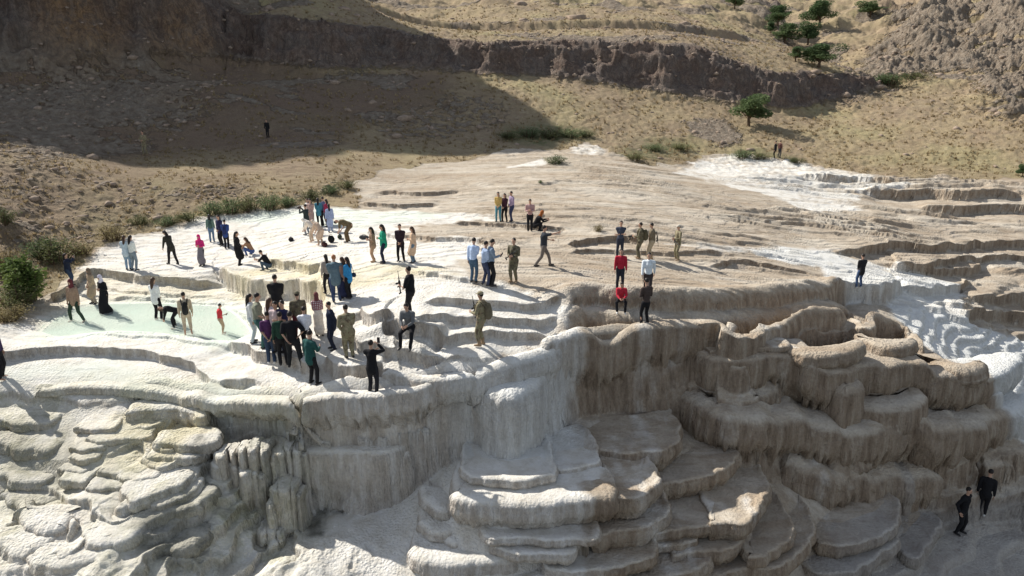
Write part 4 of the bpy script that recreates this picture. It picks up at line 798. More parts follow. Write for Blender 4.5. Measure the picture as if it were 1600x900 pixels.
def person(u, v, hpx, face, label, top, legs, pose='stand', hair='black', top_len='shirt', shoes='black', skin=SKIN, scarf=None, group=None, zoff=0, woman=False, beard=False, pack=None, loc=None, head_turn=0, lean=(0, 0), bare=False, build=1.0, sleeve='long', hat=None, belt=None, rh=None, lh=None, stature=None, seat=None):
    """one figure. face: degrees, 0 looks away from the valley's lower end, 90 looks left. Joints come from the pose by two-bone IK."""
    x, y, z = loc or hit(u, v); dist = math.sqrt(x * x + y * y + (z - ZC) ** 2)
    full = {'crouch': .56, 'sit': .80, 'bend': .80, 'stoop': .86, 'hunch': .93}.get(pose, 1.0)
    el_ = math.hypot(x, y) / dist; raw = hpx / FPX * dist / el_ / full; hgt = (stature * 1.13 if stature else 0) or min(2.3, max(1.7, raw))
    k = hgt / 1.75; sw = (.19 if not woman else .165) * (1 + (build - 1) * .6); b = build
    P0 = {}
    rnd = random.Random(int(u * 31 + v * 7)); j = lambda a: rnd.uniform(-a, a)
    pel = V3((0, 0, .93)); ln = V3((lean[0], lean[1], 0)); spread = .11 + j(.03)
    fL, fR = V3((-spread, .02 + j(.07), .075)), V3((spread, .02 + j(.07), .075)); kneeL = kneeR = V3((0, 1, .0)); torso = .50
    chest_dir = V3((0 + j(.03), .03, 1)); hL, hR = V3((-.25, .06, .80)), V3((.25, .06, .80)); headdir = V3((0, .12, 1))
    eL, eR = V3((-.5, -.5, -.6)), V3((.5, -.5, -.6))
    if pose == 'walk': fL, fR = V3((-.08, .34, .075)), V3((.08, -.36, .10)); pel.z = .89; hL, hR = V3((-.24, -.18, .84)), V3((.24, .26, .88))
    if pose == 'stride': fL, fR = V3((-.10, -.30, .10)), V3((.10, .28, .075)); pel.z = .90; hL, hR = V3((-.26, .24, .90)), V3((.26, -.12, .82))
    if pose == 'wide': fL, fR = V3((-.27, .0, .075)), V3((.27, .02, .075)); pel.z = .90
    if pose == 'phone': hR, hL = V3((.06, .30, 1.22)), V3((-.05, .28, 1.20)); headdir = V3((0, .34, 1))
    if pose == 'phone1': hR = V3((.10, .32, 1.18)); headdir = V3((0, .34, 1))
    if pose == 'photo': hR, hL = V3((.06, .36, 1.56)), V3((-.06, .34, 1.52)); headdir = V3((0, .05, 1))
    if pose == 'front': hR, hL = V3((.05, .20, .96)), V3((-.05, .21, .95)); headdir = V3((0, .22, 1))
    if pose == 'chest': hR, hL = V3((.04, .22, 1.16)), V3((-.07, .22, 1.20)); headdir = V3((0, .25, 1))
    if pose == 'folded': hR, hL = V3((-.14, .20, 1.20)), V3((.14, .19, 1.16))
    if pose == 'behind': hR, hL = V3((.06, -.19, .94)), V3((-.06, -.19, .95)); eL, eR = V3((-1, .0, 0)), V3((1, .0, 0)); headdir = V3((0, .2, 1))
    if pose == 'akimbo': hR, hL = V3((.20, -.06, 1.03)), V3((-.12, -.20, .96)); eL, eR = V3((-1, -.3, 0)), V3((1, -.4, 0)); headdir = V3((0, .3, 1)); fL, fR = V3((-.17, .05, .075)), V3((.22, -.05, .075))
    if pose == 'rifle': hR, hL = V3((.10, .20, 1.04)), V3((-.12, .30, 1.14)); headdir = V3((0, .1, 1)); 
    if pose == 'point': fL, fR = V3((-.08, .30, .075)), V3((.08, -.34, .10)); pel.z = .89; hR, hL = V3((.25, .62, 1.52)), V3((-.14, .36, 1.10)); 
    if pose == 'down': headdir = V3((0, .4, 1)); chest_dir = V3((0, .12, 1))
    if pose == 'hunch': chest_dir = V3((0, .42, 1)); headdir = V3((0, .8, .8)); hL, hR = V3((-.22, .34, .80)), V3((.22, .30, .80)); fL, fR = V3((-.09, .22, .075)), V3((.09, -.24, .09))
    if pose == 'bend': chest_dir = V3((0, 1, .32)); headdir = V3((0, 1, -.15)); pel = V3((0, -.16, .88)); hL, hR = V3((-.15, .42, .42)), V3((.15, .45, .40)); fL, fR = V3((-.15, .0, .075)), V3((.15, .02, .075))
    if pose == 'stoop': chest_dir = V3((0, .85, .75)); headdir = V3((0, .9, .3)); pel = V3((0, -.14, .90)); hL, hR = V3((-.12, .50, .62)), V3((.12, .50, .58))
    if pose == 'crouch': pel = V3((0, -.16, .30)); fL, fR = V3((-.15, .12, .075)), V3((.15, .06, .075)); kneeL, kneeR = V3((-.35, 1, .4)), V3((.35, 1, .4)); chest_dir = V3((0, .62, 1)); hL, hR = V3((-.10, .52, .58)), V3((.10, .52, .54)); headdir = V3((0, .6, 1))
    if pose == 'kneel': pel = V3((0, -.10, .42)); fL, fR = V3((-.10, -.42, .09)), V3((.12, .18, .075)); kneeL, kneeR = V3((0, 1, -.6)), V3((0, 1, .6)); chest_dir = V3((0, .35, 1)); hL, hR = V3((-.10, .38, .70)), V3((.10, .42, .68)); headdir = V3((0, .4, 1))
    if pose == 'sit':
        sh_ = .46 if seat is None else seat; pel = V3((0, -.34, sh_ + .12)); fL, fR = V3((-.17, .18, .075)), V3((.17, .14, .075)); kneeL, kneeR = V3((-.25, .5, 1)), V3((.25, .5, 1)); chest_dir = V3((0, .30, 1)); hL, hR = V3((-.10, .16, .74 + sh_ - .46)), V3((.08, .18, .72 + sh_ - .46)); headdir = V3((0, .45, 1))
    if rh: hR = V3(rh)
    if lh: hL = V3(lh)
    chest_dir.normalize(); headdir.normalize(); pel += ln * .3
    wai = pel + chest_dir * .20; che = pel + chest_dir * .40; nek = pel + chest_dir * .56 + V3(ln) * .2
    side = V3((1, 0, 0)); fw = chest_dir.cross(side) * -1
    if fw.y < 0 and chest_dir.z > .2: fw = -fw
    shL, shR = nek - side * sw - chest_dir * .07, nek + side * sw - chest_dir * .07
    hipL, hipR = pel + V3((-.095 * b, 0, -.03)), pel + V3((.095 * b, 0, -.03))
    knL, fL = ik(hipL, fL, .43, .42, kneeL); knR, fR = ik(hipR, fR, .43, .42, kneeR)
    elL, hL = ik(shL, hL, .29, .26, eL); elR, hR = ik(shR, hR, .29, .26, eR)
    hd = nek + headdir * .20; ht = Matrix.Rotation(math.radians(head_turn), 3, 'Z')
    hf = ht @ (V3((0, 1, 0)) - headdir * headdir.y).normalized(); hs_ = hf.cross(headdir).normalized(); R3 = Matrix((hs_, hf, headdir)).transposed()
    def hp(x_, y_, z_): return hd + R3 @ V3((x_, y_, z_))
    # --- body: one continuous skin, hands with a palm, four fingers and a thumb
    parts = [tube_mesh([[(pel, .135 * b), (wai, .118 * b), (che, .140 * b), (nek - chest_dir * .08, .10 * b)], [(shL, .055), (shR, .055)], [(nek - chest_dir * .06, .06), (hd - headdir * .06, .052)],
        [(hipL, .088 * b), (knL, .056), (fL + V3((0, 0, .02)), .038)], [(hipR, .088 * b), (knR, .056), (fR + V3((0, 0, .02)), .038)],
        [(shL, .052 * b), (elL, .040), (hL, .027)], [(shR, .052 * b), (elR, .040), (hR, .027)],
        [(fL + V3((0, -.03, -.035)), .036), (fL + V3((-.02, .14, -.045)), .032)], [(fR + V3((0, -.03, -.035)), .036), (fR + V3((.02, .14, -.045)), .032)]]),
        ellipsoid(hd, (.075, .092, .112), 12, R3), ellipsoid(hp(0, .03, -.065), (.050, .055, .05), 10, R3), ellipsoid(hp(0, .098, -.01), (.012, .020, .022), 8, R3),
        ellipsoid(hp(-.076, 0, 0), (.012, .022, .032), 6, R3), ellipsoid(hp(.076, 0, 0), (.012, .022, .032), 6, R3)]
    fing = []
    for sgn, el, h in ((-1, elL, hL), (1, elR, hR)):
        dr_ = (h - el).normalized(); cu = V3((0, 1, 0)) if abs(dr_.z) > .6 else V3((0, .0, 1)); ac = dr_.cross(cu).normalized(); inn = (V3((-sgn, 0, 0)) - dr_ * (-sgn * dr_.x)).normalized()
        wide = dr_.cross(inn).normalized(); pm = h + dr_ * .045
        parts.append(tube_mesh([[(h + wide * .018, .020), (pm + wide * .022 + dr_ * .025, .018)], [(h - wide * .018, .020), (pm - wide * .022 + dr_ * .025, .018)]], 6))
        for q_, L_ in ((-.033, .060), (-.011, .072), (.011, .067), (.033, .052)):
            a_ = pm + dr_ * .03 + wide * q_; m_ = a_ + dr_ * L_ * .55 + inn * .012; t_ = m_ + dr_ * L_ * .35 + inn * .028; fing.append([(a_, .010), (m_, .009), (t_, .008)])
        a_ = h + dr_ * .015 + (wide if wide.y > 0 else -wide) * .025; fing.append([(a_, .012), (a_ + dr_ * .035 + (wide if wide.y > 0 else -wide) * .025 + inn * .01, .011), (a_ + dr_ * .06 + (wide if wide.y > 0 else -wide) * .028 + inn * .02, .009)])
    V, F = merge(parts); body = remeshed('person', V, F, skin, .018, 3, tube_mesh(fing, 5))
    root = bpy.data.objects.new('person', body); C.objects.link(root)
    root['label'] = label; root['category'] = 'person'
    if group: root['group'] = group
    root.location = (x, y, z + zoff); root.rotation_euler = (0, 0, math.radians(face)); root.scale = (k, k, k)
    def child(name, me, lab=None):
        o = bpy.data.objects.new(name, me); C.objects.link(o); o.parent = root
        return o
    # --- eyes and mouth sit on the face
    global EYE, MOU
    if EYE is None: EYE, MOU = mk_mesh('eye', *ellipsoid((0, 0, 0), (.012, .008, .008), 6), FACE), mk_mesh('mouth', *ellipsoid((0, 0, 0), (.024, .007, .006), 6), LIP)
    for n_, me_, at_ in (('eye', EYE, (-.030, .084, .012)), ('eye', EYE, (.030, .084, .012)), ('mouth', MOU, (0, .087, -.048))):
        o_ = child(n_, me_); o_.location = hp(*at_); o_.rotation_euler = R3.to_euler()
    # --- trousers or skirt
    g = 1.0
    lm = legs if not isinstance(legs, tuple) else cloth(legs)
    tm = top if not isinstance(top, tuple) else cloth(top)
    wr = lambda a, c_, t, w_: a + (c_ - a) * t + V3((j(w_), j(w_), 0))
    if top_len not in ('robe',):
        end = 1.0 if not bare else .35
        tr = [[(wai - chest_dir * .06, .128 * b), (pel, .150 * b), (pel - V3((0, 0, .05)), .14 * b)]]
        for hip, kn, ft in ((hipL, knL, fL), (hipR, knR, fR)):
            c_ = [(hip, .104 * b), (wr(hip, kn, .5, .01), .088 * b), (kn, .072 * b)]
            if not bare: c_ += [(wr(kn, ft, .45, .012), .066 * b), (wr(kn, ft, .85, .012), .060), (ft + V3((0, 0, .0)), .058)]
            elif bare == 'mid': c_ += [(kn + (ft - kn) * .5, .066)]
            tr.append(c_)
        if legs == 'skirt_placeholder': pass
        child('trousers', remeshed('trousers', *tube_mesh(tr, 10), lm, .024, 2))
    # --- top: torso, sleeves, and a hem as long as the garment
    tp = [[(pel + chest_dir * .02, .150 * b), (wai, .142 * b), (che, .162 * b), (nek - chest_dir * .09, .13 * b)], [(shL + side * .01, .078), (che + chest_dir * .06, .12 * b), (shR - side * .01, .078)], [(nek - chest_dir * .08, .075), (nek, .060)]]
    ends = {'long': 1.0, 'short': .42, 'none': .1}[sleeve]
    for sh, el, h in ((shL, elL, hL), (shR, elR, hR)):
        if sleeve == 'long': tp.append([(sh, .072 * b), (el, .060 * b), (el + (h - el) * .5, .052), (h - (h - el).normalized() * .02, .044)])
        elif sleeve == 'short': tp.append([(sh, .072 * b), (sh + (el - sh) * .85, .066 * b)])
        else: tp.append([(sh, .062 * b), (sh + (el - sh) * .12, .06)])
    if top_len == 'coat':
        kneeM = (knL + knR) / 2; tp.append([(wai, .15 * b), (pel, .175 * b), (pel + (kneeM - pel) * .55, .20 * b), (pel + (kneeM - pel) * .95, .215 * b)])
    if top_len == 'jacket': tp.append([(wai, .155 * b), (pel, .170 * b), (pel - V3((0, 0, .10)), .172 * b)])
    if top_len in ('robe', 'dress'):
        fm_ = (fL + fR) / 2; kneeM = (knL + knR) / 2; wd_ = .19 + .5 * abs(fL.x - fR.x) * .4
        tp.append([(wai, .15 * b), (pel, .18 * b), (kneeM, .20 * b), (V3((fm_.x, fm_.y * .8, .16)), wd_ + .04), (V3((fm_.x, fm_.y * .8, .09)), wd_ + .05)])
    child({'coat': 'coat', 'jacket': 'jacket', 'robe': 'robe', 'dress': 'dress'}.get(top_len, 'shirt'), remeshed('shirt', *tube_mesh(tp, 10), tm, .024, 2))
    if belt is not None:                         # a skirt over bare legs
        fm_ = (fL + fR) / 2; kneeM = (knL + knR) / 2
        child('skirt', remeshed('skirt', *tube_mesh([[(wai, .14), (pel, .17), (kneeM, .20), (V3((fm_.x, fm_.y * .7, .26)), .22)]], 12), cloth(belt), .026, 2))
    # --- hair, scarf, hat
    hm = HAIRS[hair]
    if scarf:
        child('headscarf', remeshed('headscarf', *merge([ellipsoid(hp(0, -.018, .018), (.098, .104, .124), 12, R3), tube_mesh([[(hd - headdir * .06 - hf * .01, .088), (nek - chest_dir * .03 - hf * .0, .105), (nek - chest_dir * .14 + hf * .02, .11)]], 10)]), cloth(scarf), .02, 2))
    else:
        hh = [ellipsoid(hp(0, -.020, .030), (.086, .094, .098), 12, R3)]
        if woman: hh.append(tube_mesh([[(hp(0, -.06, .03), .075), (hp(0, -.085, -.10), .072), (nek - hf * .09 - chest_dir * .10, .065), (nek - hf * .11 - chest_dir * .24, .045)]], 8))
        child('hair', remeshed('hair', *merge(hh), hm, .018, 2))
        if beard: child('beard', remeshed('beard', *merge([ellipsoid(hp(0, .058, -.078), (.050, .040, .042), 10, R3)]), hm, .014, 1))
    if hat: child('cap', remeshed('cap', *merge([ellipsoid(hp(0, -.01, .060), (.095, .105, .072), 12, R3), ellipsoid(hp(0, .10, .050), (.065, .06, .012), 10, R3)]), hat if not isinstance(hat, tuple) else cloth(hat), .015, 1))
    sm_ = {'black': SHOE, 'white': SHOEW, 'sand': BOOT, 'none': None}[shoes]
    if sm_:
        for ft, s_ in ((fL, -1), (fR, 1)):
            ch = [[(ft + V3((0, -.045, -.032)), .046), (ft + V3((s_ * .01, .06, -.036)), .044), (ft + V3((s_ * .02, .150, -.045)), .034)]]
            if shoes == 'sand': ch.append([(ft + V3((0, 0, -.02)), .055), (ft + V3((0, 0, .13)), .060)])
            child('shoe', remeshed('shoe', *tube_mesh(ch, 8), sm_, .016, 2))
    W = root.matrix_basis
    root.matrix_world = Matrix.Translation(root.location) @ Matrix.Rotation(math.radians(face), 4, 'Z') @ Matrix.Scale(k, 4)
    return dict(root=root, M=Matrix.Translation(V3((x, y, z + zoff))) @ Matrix.Rotation(math.radians(face), 4, 'Z') @ Matrix.Scale(k, 4), hL=hL, hR=hR, che=che, nek=nek, pel=pel, fw=V3((0, 1, 0)), cd=chest_dir, shR=shR, shL=shL)
CAM, DCAM = pattern('camouflage'), pattern('dark_camouflage')
BLK, DNV, JEAN, DJEAN, CHAR, OLV = (.014, .014, .016), (.018, .024, .045), (.10, .16, .25), (.035, .055, .095), (.05, .05, .055), (.09, .085, .05)
GUN = simple('gun_metal', (.02, .02, .021), .45, .5); PH = simple('phone_black', (.015, .015, .017), .25, .5)
def tree_link(name, me, parent=None):
    o = bpy.data.objects.new(name, me); C.objects.link(o); o.parent = parent; return o
def boxm(c, s, bev=.0):
    c = V3(c); V = [c + V3((sx * s[0] / 2, sy * s[1] / 2, sz * s[2] / 2)) for sx in (-1, 1) for sy in (-1, 1) for sz in (-1, 1)]
    return V, [(0, 1, 3, 2), (4, 6, 7, 5), (0, 4, 5, 1), (2, 3, 7, 6), (0, 2, 6, 4), (1, 5, 7, 3)]
RIF = None
def rifle(P, label, a, b):
    """a rifle from a (butt) to b (muzzle), given in the holder's frame"""
    global RIF
    if RIF is None:
        RIF = (mk_mesh('rifle', *merge([boxm((0, 0, 0), (.035, .26, .06)), boxm((0, .0, .042), (.02, .18, .014)), boxm((0, -.07, -.07), (.028, .035, .09))]), GUN, False),
               mk_mesh('barrel', *tube_mesh([[((0, .12, .005), .020), ((0, .26, .005), .018)], [((0, .24, .01), .009), ((0, .48, .01), .009)]], 8), GUN),
               mk_mesh('stock', *merge([boxm((0, -.22, -.012), (.03, .20, .035)), boxm((0, -.33, -.03), (.035, .04, .11))]), GUN, False), mk_mesh('magazine', *merge([boxm((0, .055, -.085), (.024, .05, .12)), boxm((0, .075, -.15), (.024, .05, .05))]), GUN, False))
    A_, B_ = P['M'] @ V3(a), P['M'] @ V3(b); d = (B_ - A_).normalized(); r = tree_link('rifle', RIF[0]); r.location = (A_ + B_) / 2
    r.rotation_euler = d.to_track_quat('Y', 'Z').to_euler(); r.scale = (1.15,) * 3; r['label'] = label; r['category'] = 'rifle'; r['group'] = 'rifles carried by the guards'
    for n_, me in zip(('barrel', 'stock', 'magazine'), RIF[1:]): tree_link(n_, me, r)
PHM = None
def phone(P, label, at, tilt=60):
    global PHM
    if PHM is None: PHM = (mk_mesh('mobile_phone', *boxm((0, 0, 0), (.078, .010, .16)), PH, False), mk_mesh('screen', *boxm((0, -.0065, 0), (.070, .002, .148)), simple('phone_screen', (.03, .035, .045), .08, .6), False))
    o = tree_link('mobile_phone', PHM[0]); o.matrix_world = P['M'] @ Matrix.Translation(V3(at)) @ Matrix.Rotation(math.radians(tilt - 90), 4, 'X') @ Matrix.Scale(1.15, 4)
    o['label'] = label; o['category'] = 'phone'; o['group'] = 'phones held by visitors'; tree_link('screen', PHM[1], o)
def backpack(P, label, col, s=1.0, front=False):
    t = -1 if not front else 1; R_ = P['nek']; c = (P['che'] + P['pel']) / 2 + P['cd'] * .06; bk = V3((0, -1, 0)) if P['cd'].z > .5 else V3((0, -.3, 1)); bk = (bk - P['cd'] * bk.dot(P['cd'])).normalized()
    ce = c + bk * .24
    me = remeshed('backpack', *merge([tube_mesh([[(ce - P['cd'] * .17 * s, .115 * s), (ce + P['cd'] * .05 * s, .12 * s), (ce + P['cd'] * .19 * s, .09 * s)]], 12)]), cloth(col), .02, 2)
    o = tree_link('backpack', me); o.matrix_world = P['M']; o['label'] = label; o['category'] = 'backpack'; o['group'] = 'backpacks worn by visitors'
    pk = tree_link('front_pocket', remeshed('front_pocket', *tube_mesh([[(ce + bk * .075 - P['cd'] * .13, .07), (ce + bk * .075 + P['cd'] * .0, .07)]], 10), cloth(tuple(x * 1.25 for x in col)), .018, 2), o)
    st_ = []
    for sh in (P['shL'], P['shR']):
        q_ = sh * .62 + P['nek'] * .38; st_.append(tree_link('strap', mk_mesh('strap', *tube_mesh([[(ce + P['cd'] * .17 + (q_ - P['nek']) * .8, .022), (q_ + P['cd'] * .05 + bk * .05, .024), (q_ + P['cd'] * .045 - bk * .07, .024), (q_ - P['cd'] * .12 - bk * .165, .022), (q_ - P['cd'] * .30 - bk * .13, .02)]], 6), cloth(col)), o))
def bag(u, v, label, col, s=(.28, .16, .13)):
    x, y, z = hit(u, v); c = V3((0, 0, s[2] * .9)); me = remeshed('bag', *merge([ellipsoid(c, (s[0], s[1], s[2]), 12), ellipsoid(c + V3((s[0] * .4, 0, s[2] * .35)), (s[0] * .5, s[1] * .8, s[2] * .7), 10)]), cloth(col), .02, 3)
    o = tree_link('bag', me); o.location = (x, y, z); o.rotation_euler = (0, 0, u * .37); o['label'] = label; o['category'] = 'bag'; o['group'] = 'bags left on the white terrace'
    tree_link('handle', mk_mesh('handle', *tube_mesh([[((-s[0] * .4, 0, s[2] * 1.5), .014), ((-.06, 0, s[2] * 2.2), .014), ((.06, 0, s[2] * 2.2), .014), ((s[0] * .4, 0, s[2] * 1.5), .014)]], 6), cloth(col)), o)
p = person
# left edge and the big pool
p(4, 592, 66, -80, 'person in dark purple and black, cut off by the left edge of the photo', (.05, .035, .09), BLK, 'stand', shoes='none')
P = p(111, 447, 42, -75, 'woman in a navy jacket lifting a phone beside the green bushes', DNV, DJEAN, 'photo', woman=True, top_len='jacket'); phone(P, 'phone held up by the woman in navy beside the green bushes', (0, .42, 1.60), 90)
p(122, 502, 55, 175, 'woman in a tan jacket and maroon headscarf, legs apart at the pool edge', (.26, .18, .13), (.03, .05, .035), 'wide', woman=True, top_len='jacket', scarf=(.11, .03, .035), shoes='none', lean=(-.02, 0))
p(149, 474, 46, 150, 'woman in a long beige patterned coat and brown headscarf behind the black-robed woman', (.38, .29, .20), (.3, .25, .2), 'front', woman=True, top_len='coat', scarf=(.16, .12, .09))
p(168, 490, 51, 160, 'woman in a long black robe and pale grey headscarf standing in the pool', BLK, BLK, 'chest', woman=True, top_len='robe', scarf=(.55, .52, .60))
p(201, 421, 45, 10, 'woman in a pale denim jacket seen from behind, left of a close pair', (.45, .55, .62), (.22, .32, .42), 'front', woman=True, top_len='jacket', hair='brown')
P = p(211, 422, 46, -15, 'woman in white and grey jeans seen from behind, right of a close pair', (.62, .66, .64), (.18, .23, .27), 'front', woman=True, hair='black')
p(271, 413, 44, 60, 'woman in olive black striding, alone on the upper white terrace', (.035, .035, .028), (.02, .02, .022), 'hunch', woman=True, top_len='jacket')
P = p(317, 415, 43, 175, 'woman in a magenta headscarf and top with a grey striped skirt', (.55, .03, .17), CHAR, 'chest', woman=True, scarf=(.60, .03, .18), belt=(.16, .15, .17))
P = p(332, 378, 38, 20, 'woman in a grey green jumper and blue jeans seen from behind on the upper terrace', (.13, .20, .17), JEAN, 'stand', woman=True, hair='black'); backpack(P, 'dark green backpack on the woman in a grey green jumper', (.05, .09, .08))
p(347, 383, 42, 160, 'woman in dark navy clothes behind the man in a blue jacket', (.03, .03, .07), BLK, 'front', woman=True, top_len='jacket')
P = p(355, 388, 40, 10, 'man in a blue jacket seen from behind with a navy backpack', (.03, .06, .20), BLK, 'front', top_len='jacket'); backpack(P, 'navy backpack on the man in the blue jacket', (.02, .03, .09))
p(374, 415, 48, -80, 'woman in a knee length black coat watching the two crouching people', BLK, BLK, 'front', woman=True, top_len='coat')
p(391, 399, 24, 70, 'woman crouching in a brown top and blue jeans', (.30, .17, .10), (.06, .10, .24), 'crouch', woman=True, hair='brown')
P = p(417, 422, 27, 85, 'man crouching in black top and jeans holding a camera over the rim', BLK, (.06, .09, .13), 'crouch', sleeve='short'); phone(P, 'camera phone held by the crouching man in the black T-shirt', (0, .60, .60), 90)
p(248, 500, 57, -10, 'woman in a white shirt and black trousers standing in the middle of the pool', (.66, .67, .66), BLK, 'front', woman=True, top_len='jacket', hair='brown', shoes='none')
p(274, 512, 35, 100, 'person in black with brown hair bending down to the pool water', BLK, BLK, 'bend', woman=True, hair='brown', shoes='none', rh=(.1, .5, .38))
P = p(295, 523, 58, 25, 'man in beige with a black backpack standing in the pool', (.42, .36, .26), (.42, .35, .26), 'stand', shoes='none', bare='mid', beard=False); backpack(P, 'black backpack on the man wading in beige', (.02, .02, .02))
P = p(347, 522, 45, -75, 'boy in a red top and tan trousers at the pool edge with a phone', (.55, .05, .06), (.42, .30, .20), 'phone1', sleeve='short', stature=1.28, shoes='none', bare='mid'); phone(P, 'phone held by the boy in red', (.10, .42, 1.20), 60)
# group at the back of the white terrace
P = p(481, 367, 44, 70, 'man in dark jacket and grey trousers aiming a large camera', (.03, .04, .04), (.22, .24, .26), 'photo', top_len='jacket')
o = tree_link('video_camera', remeshed('video_camera', *merge([boxm((0, .42, 1.56), (.10, .22, .12)), tube_mesh([[((0, .52, 1.56), .045), ((0, .64, 1.56), .052)]], 10)]), PH, .015, 1)); o.matrix_world = P['M']; o['label'] = 'black video camera held by the man in the dark jacket at the back'; o['category'] = 'camera'
tree_link('viewfinder', mk_mesh('viewfinder', *boxm((0, .36, 1.645), (.04, .10, .04)), PH, False), o)
p(488, 357, 43, 170, 'woman in a long dusty pink coat standing behind the cameraman', (.38, .26, .23), (.3, .22, .2), 'front', woman=True, top_len='coat')
p(484, 352, 36, 150, 'person in a white top with brown hair half hidden behind the pink coat', (.6, .58, .55), CHAR, 'front', woman=True, hair='brown')
p(500, 354, 41, 10, 'woman in a teal jacket standing left in the far back group', (.06, .22, .30), BLK, 'front', woman=True, top_len='jacket')
p(508, 352, 41, 60, 'man in a grey blue jacket standing in the middle of the far back group', (.12, .14, .24), BLK, 'front', top_len='jacket')
p(513, 354, 38, 60, 'woman in a maroon top standing right in the far back group', (.26, .03, .07), BLK, 'front', woman=True)
p(517, 363, 38, 20, 'woman in a pale denim blue coat leaning forward at the right of the back group', (.28, .34, .50), (.25, .3, .42), 'down', woman=True, top_len='coat')
p(501, 383, 38, 60, 'person in a hooded beige cloak bending over the bags on the terrace', (.48, .36, .27), (.4, .3, .22), 'stoop', woman=True, top_len='coat', scarf=(.50, .42, .34), shoes='none')
p(488, 378, 30, 80, 'person in a cream shawl stooping beside the beige cloak', (.66, .60, .52), (.5, .4, .3), 'stoop', woman=True, scarf=(.66, .62, .56), shoes='none')
p(544, 378, 41, 80, 'man in olive brown leaning forward with arms hanging', (.13, .10, .055), (.13, .09, .05), 'bend', sleeve='short', lh=(-.15, .42, .52), rh=(.15, .40, .55))
bag(455, 377, 'dark bag with a raised flap lying left of the beige cloak', (.02, .02, .022)); bag(507, 385, 'dark red and black bag at the feet of the beige cloak', (.05, .02, .02)); bag(518, 379, 'upright black bag behind the dark red bag', (.015, .015, .016), (.2, .14, .22))
bag(531, 373, 'dark green bag left of the bending man', (.03, .04, .03), (.2, .14, .13)); bag(569, 374, 'black and grey bag right of the bending man', (.06, .06, .06), (.3, .16, .13))
# four in a row
p(584, 410, 52, 110, 'woman in a brown coat and tan boots, first of the four in a row', (.25, .17, .12), (.36, .24, .16), 'chest', woman=True, top_len='jacket', shoes='sand')
p(601, 411, 57, 100, 'woman with long black hair in a bright green jacket', (.02, .26, .16), DNV, 'chest', woman=True, top_len='jacket')
p(627, 408, 55, 175, 'man in black, hands clasped in front, between green and tan coats', (.03, .02, .025), BLK, 'front', top_len='jacket')
p(647, 410, 53, 90, 'woman in a long tan trench coat and blue jeans', (.50, .36, .25), (.12, .17, .22), 'chest', woman=True, top_len='coat', hair='brown')
# five above the crowd
p(514, 459, 57, 40, 'woman in a grey brown jumper and black trousers at the left of the upper group', (.28, .25, .22), BLK, 'stand', woman=True)
p(527, 472, 68, 15, 'heavy man with ginger hair in a blue grey jacket and navy trousers', (.10, .15, .18), (.04, .06, .12), 'front', hair='ginger', top_len='jacket', build=1.25)
p(540, 466, 60, 60, 'woman in a brown coat and long navy skirt beside the heavy man', (.26, .17, .14), BLK, 'front', woman=True, top_len='jacket', belt=(.02, .025, .06), hair='brown')
P = p(547, 466, 60, 60, 'woman in a bright blue jacket at the right of the upper group', (.03, .20, .42), BLK, 'front', woman=True, top_len='jacket')
o = tree_link('shoulder_bag', remeshed('shoulder_bag', *merge([ellipsoid((.24, -.08, .98), (.07, .13, .11), 10)]), cloth((.03, .04, .07)), .02, 2)); o.matrix_world = P['M']; o['label'] = 'navy shoulder bag on the woman in the bright blue jacket'; o['category'] = 'bag'
tree_link('strap', mk_mesh('strap', *tube_mesh([[((.24, -.10, 1.05), .012), ((.20, -.06, 1.30), .012), ((.17, .0, 1.47), .012)]], 6), cloth((.03, .04, .07))), o)
p(436, 508, 71, 10, 'broad man in a black jacket seen from behind on the rim above the crowd', BLK, BLK, 'front', top_len='jacket', build=1.15)
# right of the crowd
P = p(643, 497, 76, 75, 'man in black holding a short rifle above the seated man', BLK, (.025, .024, .025), 'rifle', sleeve='short', build=1.1); rifle(P, 'short black rifle held upright by the man in the black T-shirt', (-.02, .34, .95), (-.08, .36, 1.42))
p(636, 543, 62, 170, 'man in a grey jacket and black trousers sitting on a rounded white ledge', (.12, .125, .13), BLK, 'sit', top_len='shirt', seat=.52)
P = p(753, 540, 79, 70, 'soldier in camouflage with a slung rifle alone on the white cascade', CAM, CAM, 'rifle', shoes='sand', build=1.1, hat=CAM); rifle(P, 'long dark rifle slung muzzle up on the lone soldier', (.14, .22, .85), (-.10, .26, 1.62)); backpack(P, 'camouflage brown pack on the lone soldier', (.14, .12, .08))
p(740, 441, 66, -20, 'man in a light blue shirt and navy jeans at the left of three', (.40, .50, .68), (.05, .09, .14), 'phone1', hair='black', rh=(.03, .2, 1.36))
p(758, 446, 66, -60, 'man in a pale blue shirt half hidden behind the man with the phone', (.30, .38, .52), (.04, .05, .09), 'front')
P = p(767, 447, 70, -75, 'man in grey blue shirt holding a phone, right of three', (.16, .21, .28), BLK, 'phone1'); phone(P, 'phone held by the man in the grey blue shirt', (.08, .40, 1.20), 60)
P = p(803, 440, 65, 150, 'soldier in dark camouflage cradling a rifle between the phone man and the pointing man', DCAM, DCAM, 'rifle', shoes='sand', build=1.1); rifle(P, 'black rifle cradled by the soldier beside the phone man', (.10, .26, 1.10), (-.18, .30, 1.30))
p(849, 416, 62, -85, 'man in dark polo shirt walking, one arm stretched out to the right', (.03, .035, .045), (.13, .115, .105), 'point', sleeve='short')
p(779, 346, 44, 170, 'person in a mustard top and teal jeans, left of the far trio', (.48, .34, .12), (.07, .22, .28), 'front', woman=True)
p(789, 346, 42, 150, 'woman in black in the middle of the far trio', (.05, .02, .03), BLK, 'front', woman=True)
p(800, 346, 45, 120, 'man in a mauve shirt and dark trousers, right of the far trio', (.32, .25, .36), (.04, .05, .10), 'front')
p(828, 361, 48, 175, 'man in a pink checked shirt and black trousers standing beside a crouching person', pattern('checked'), BLK, 'phone')
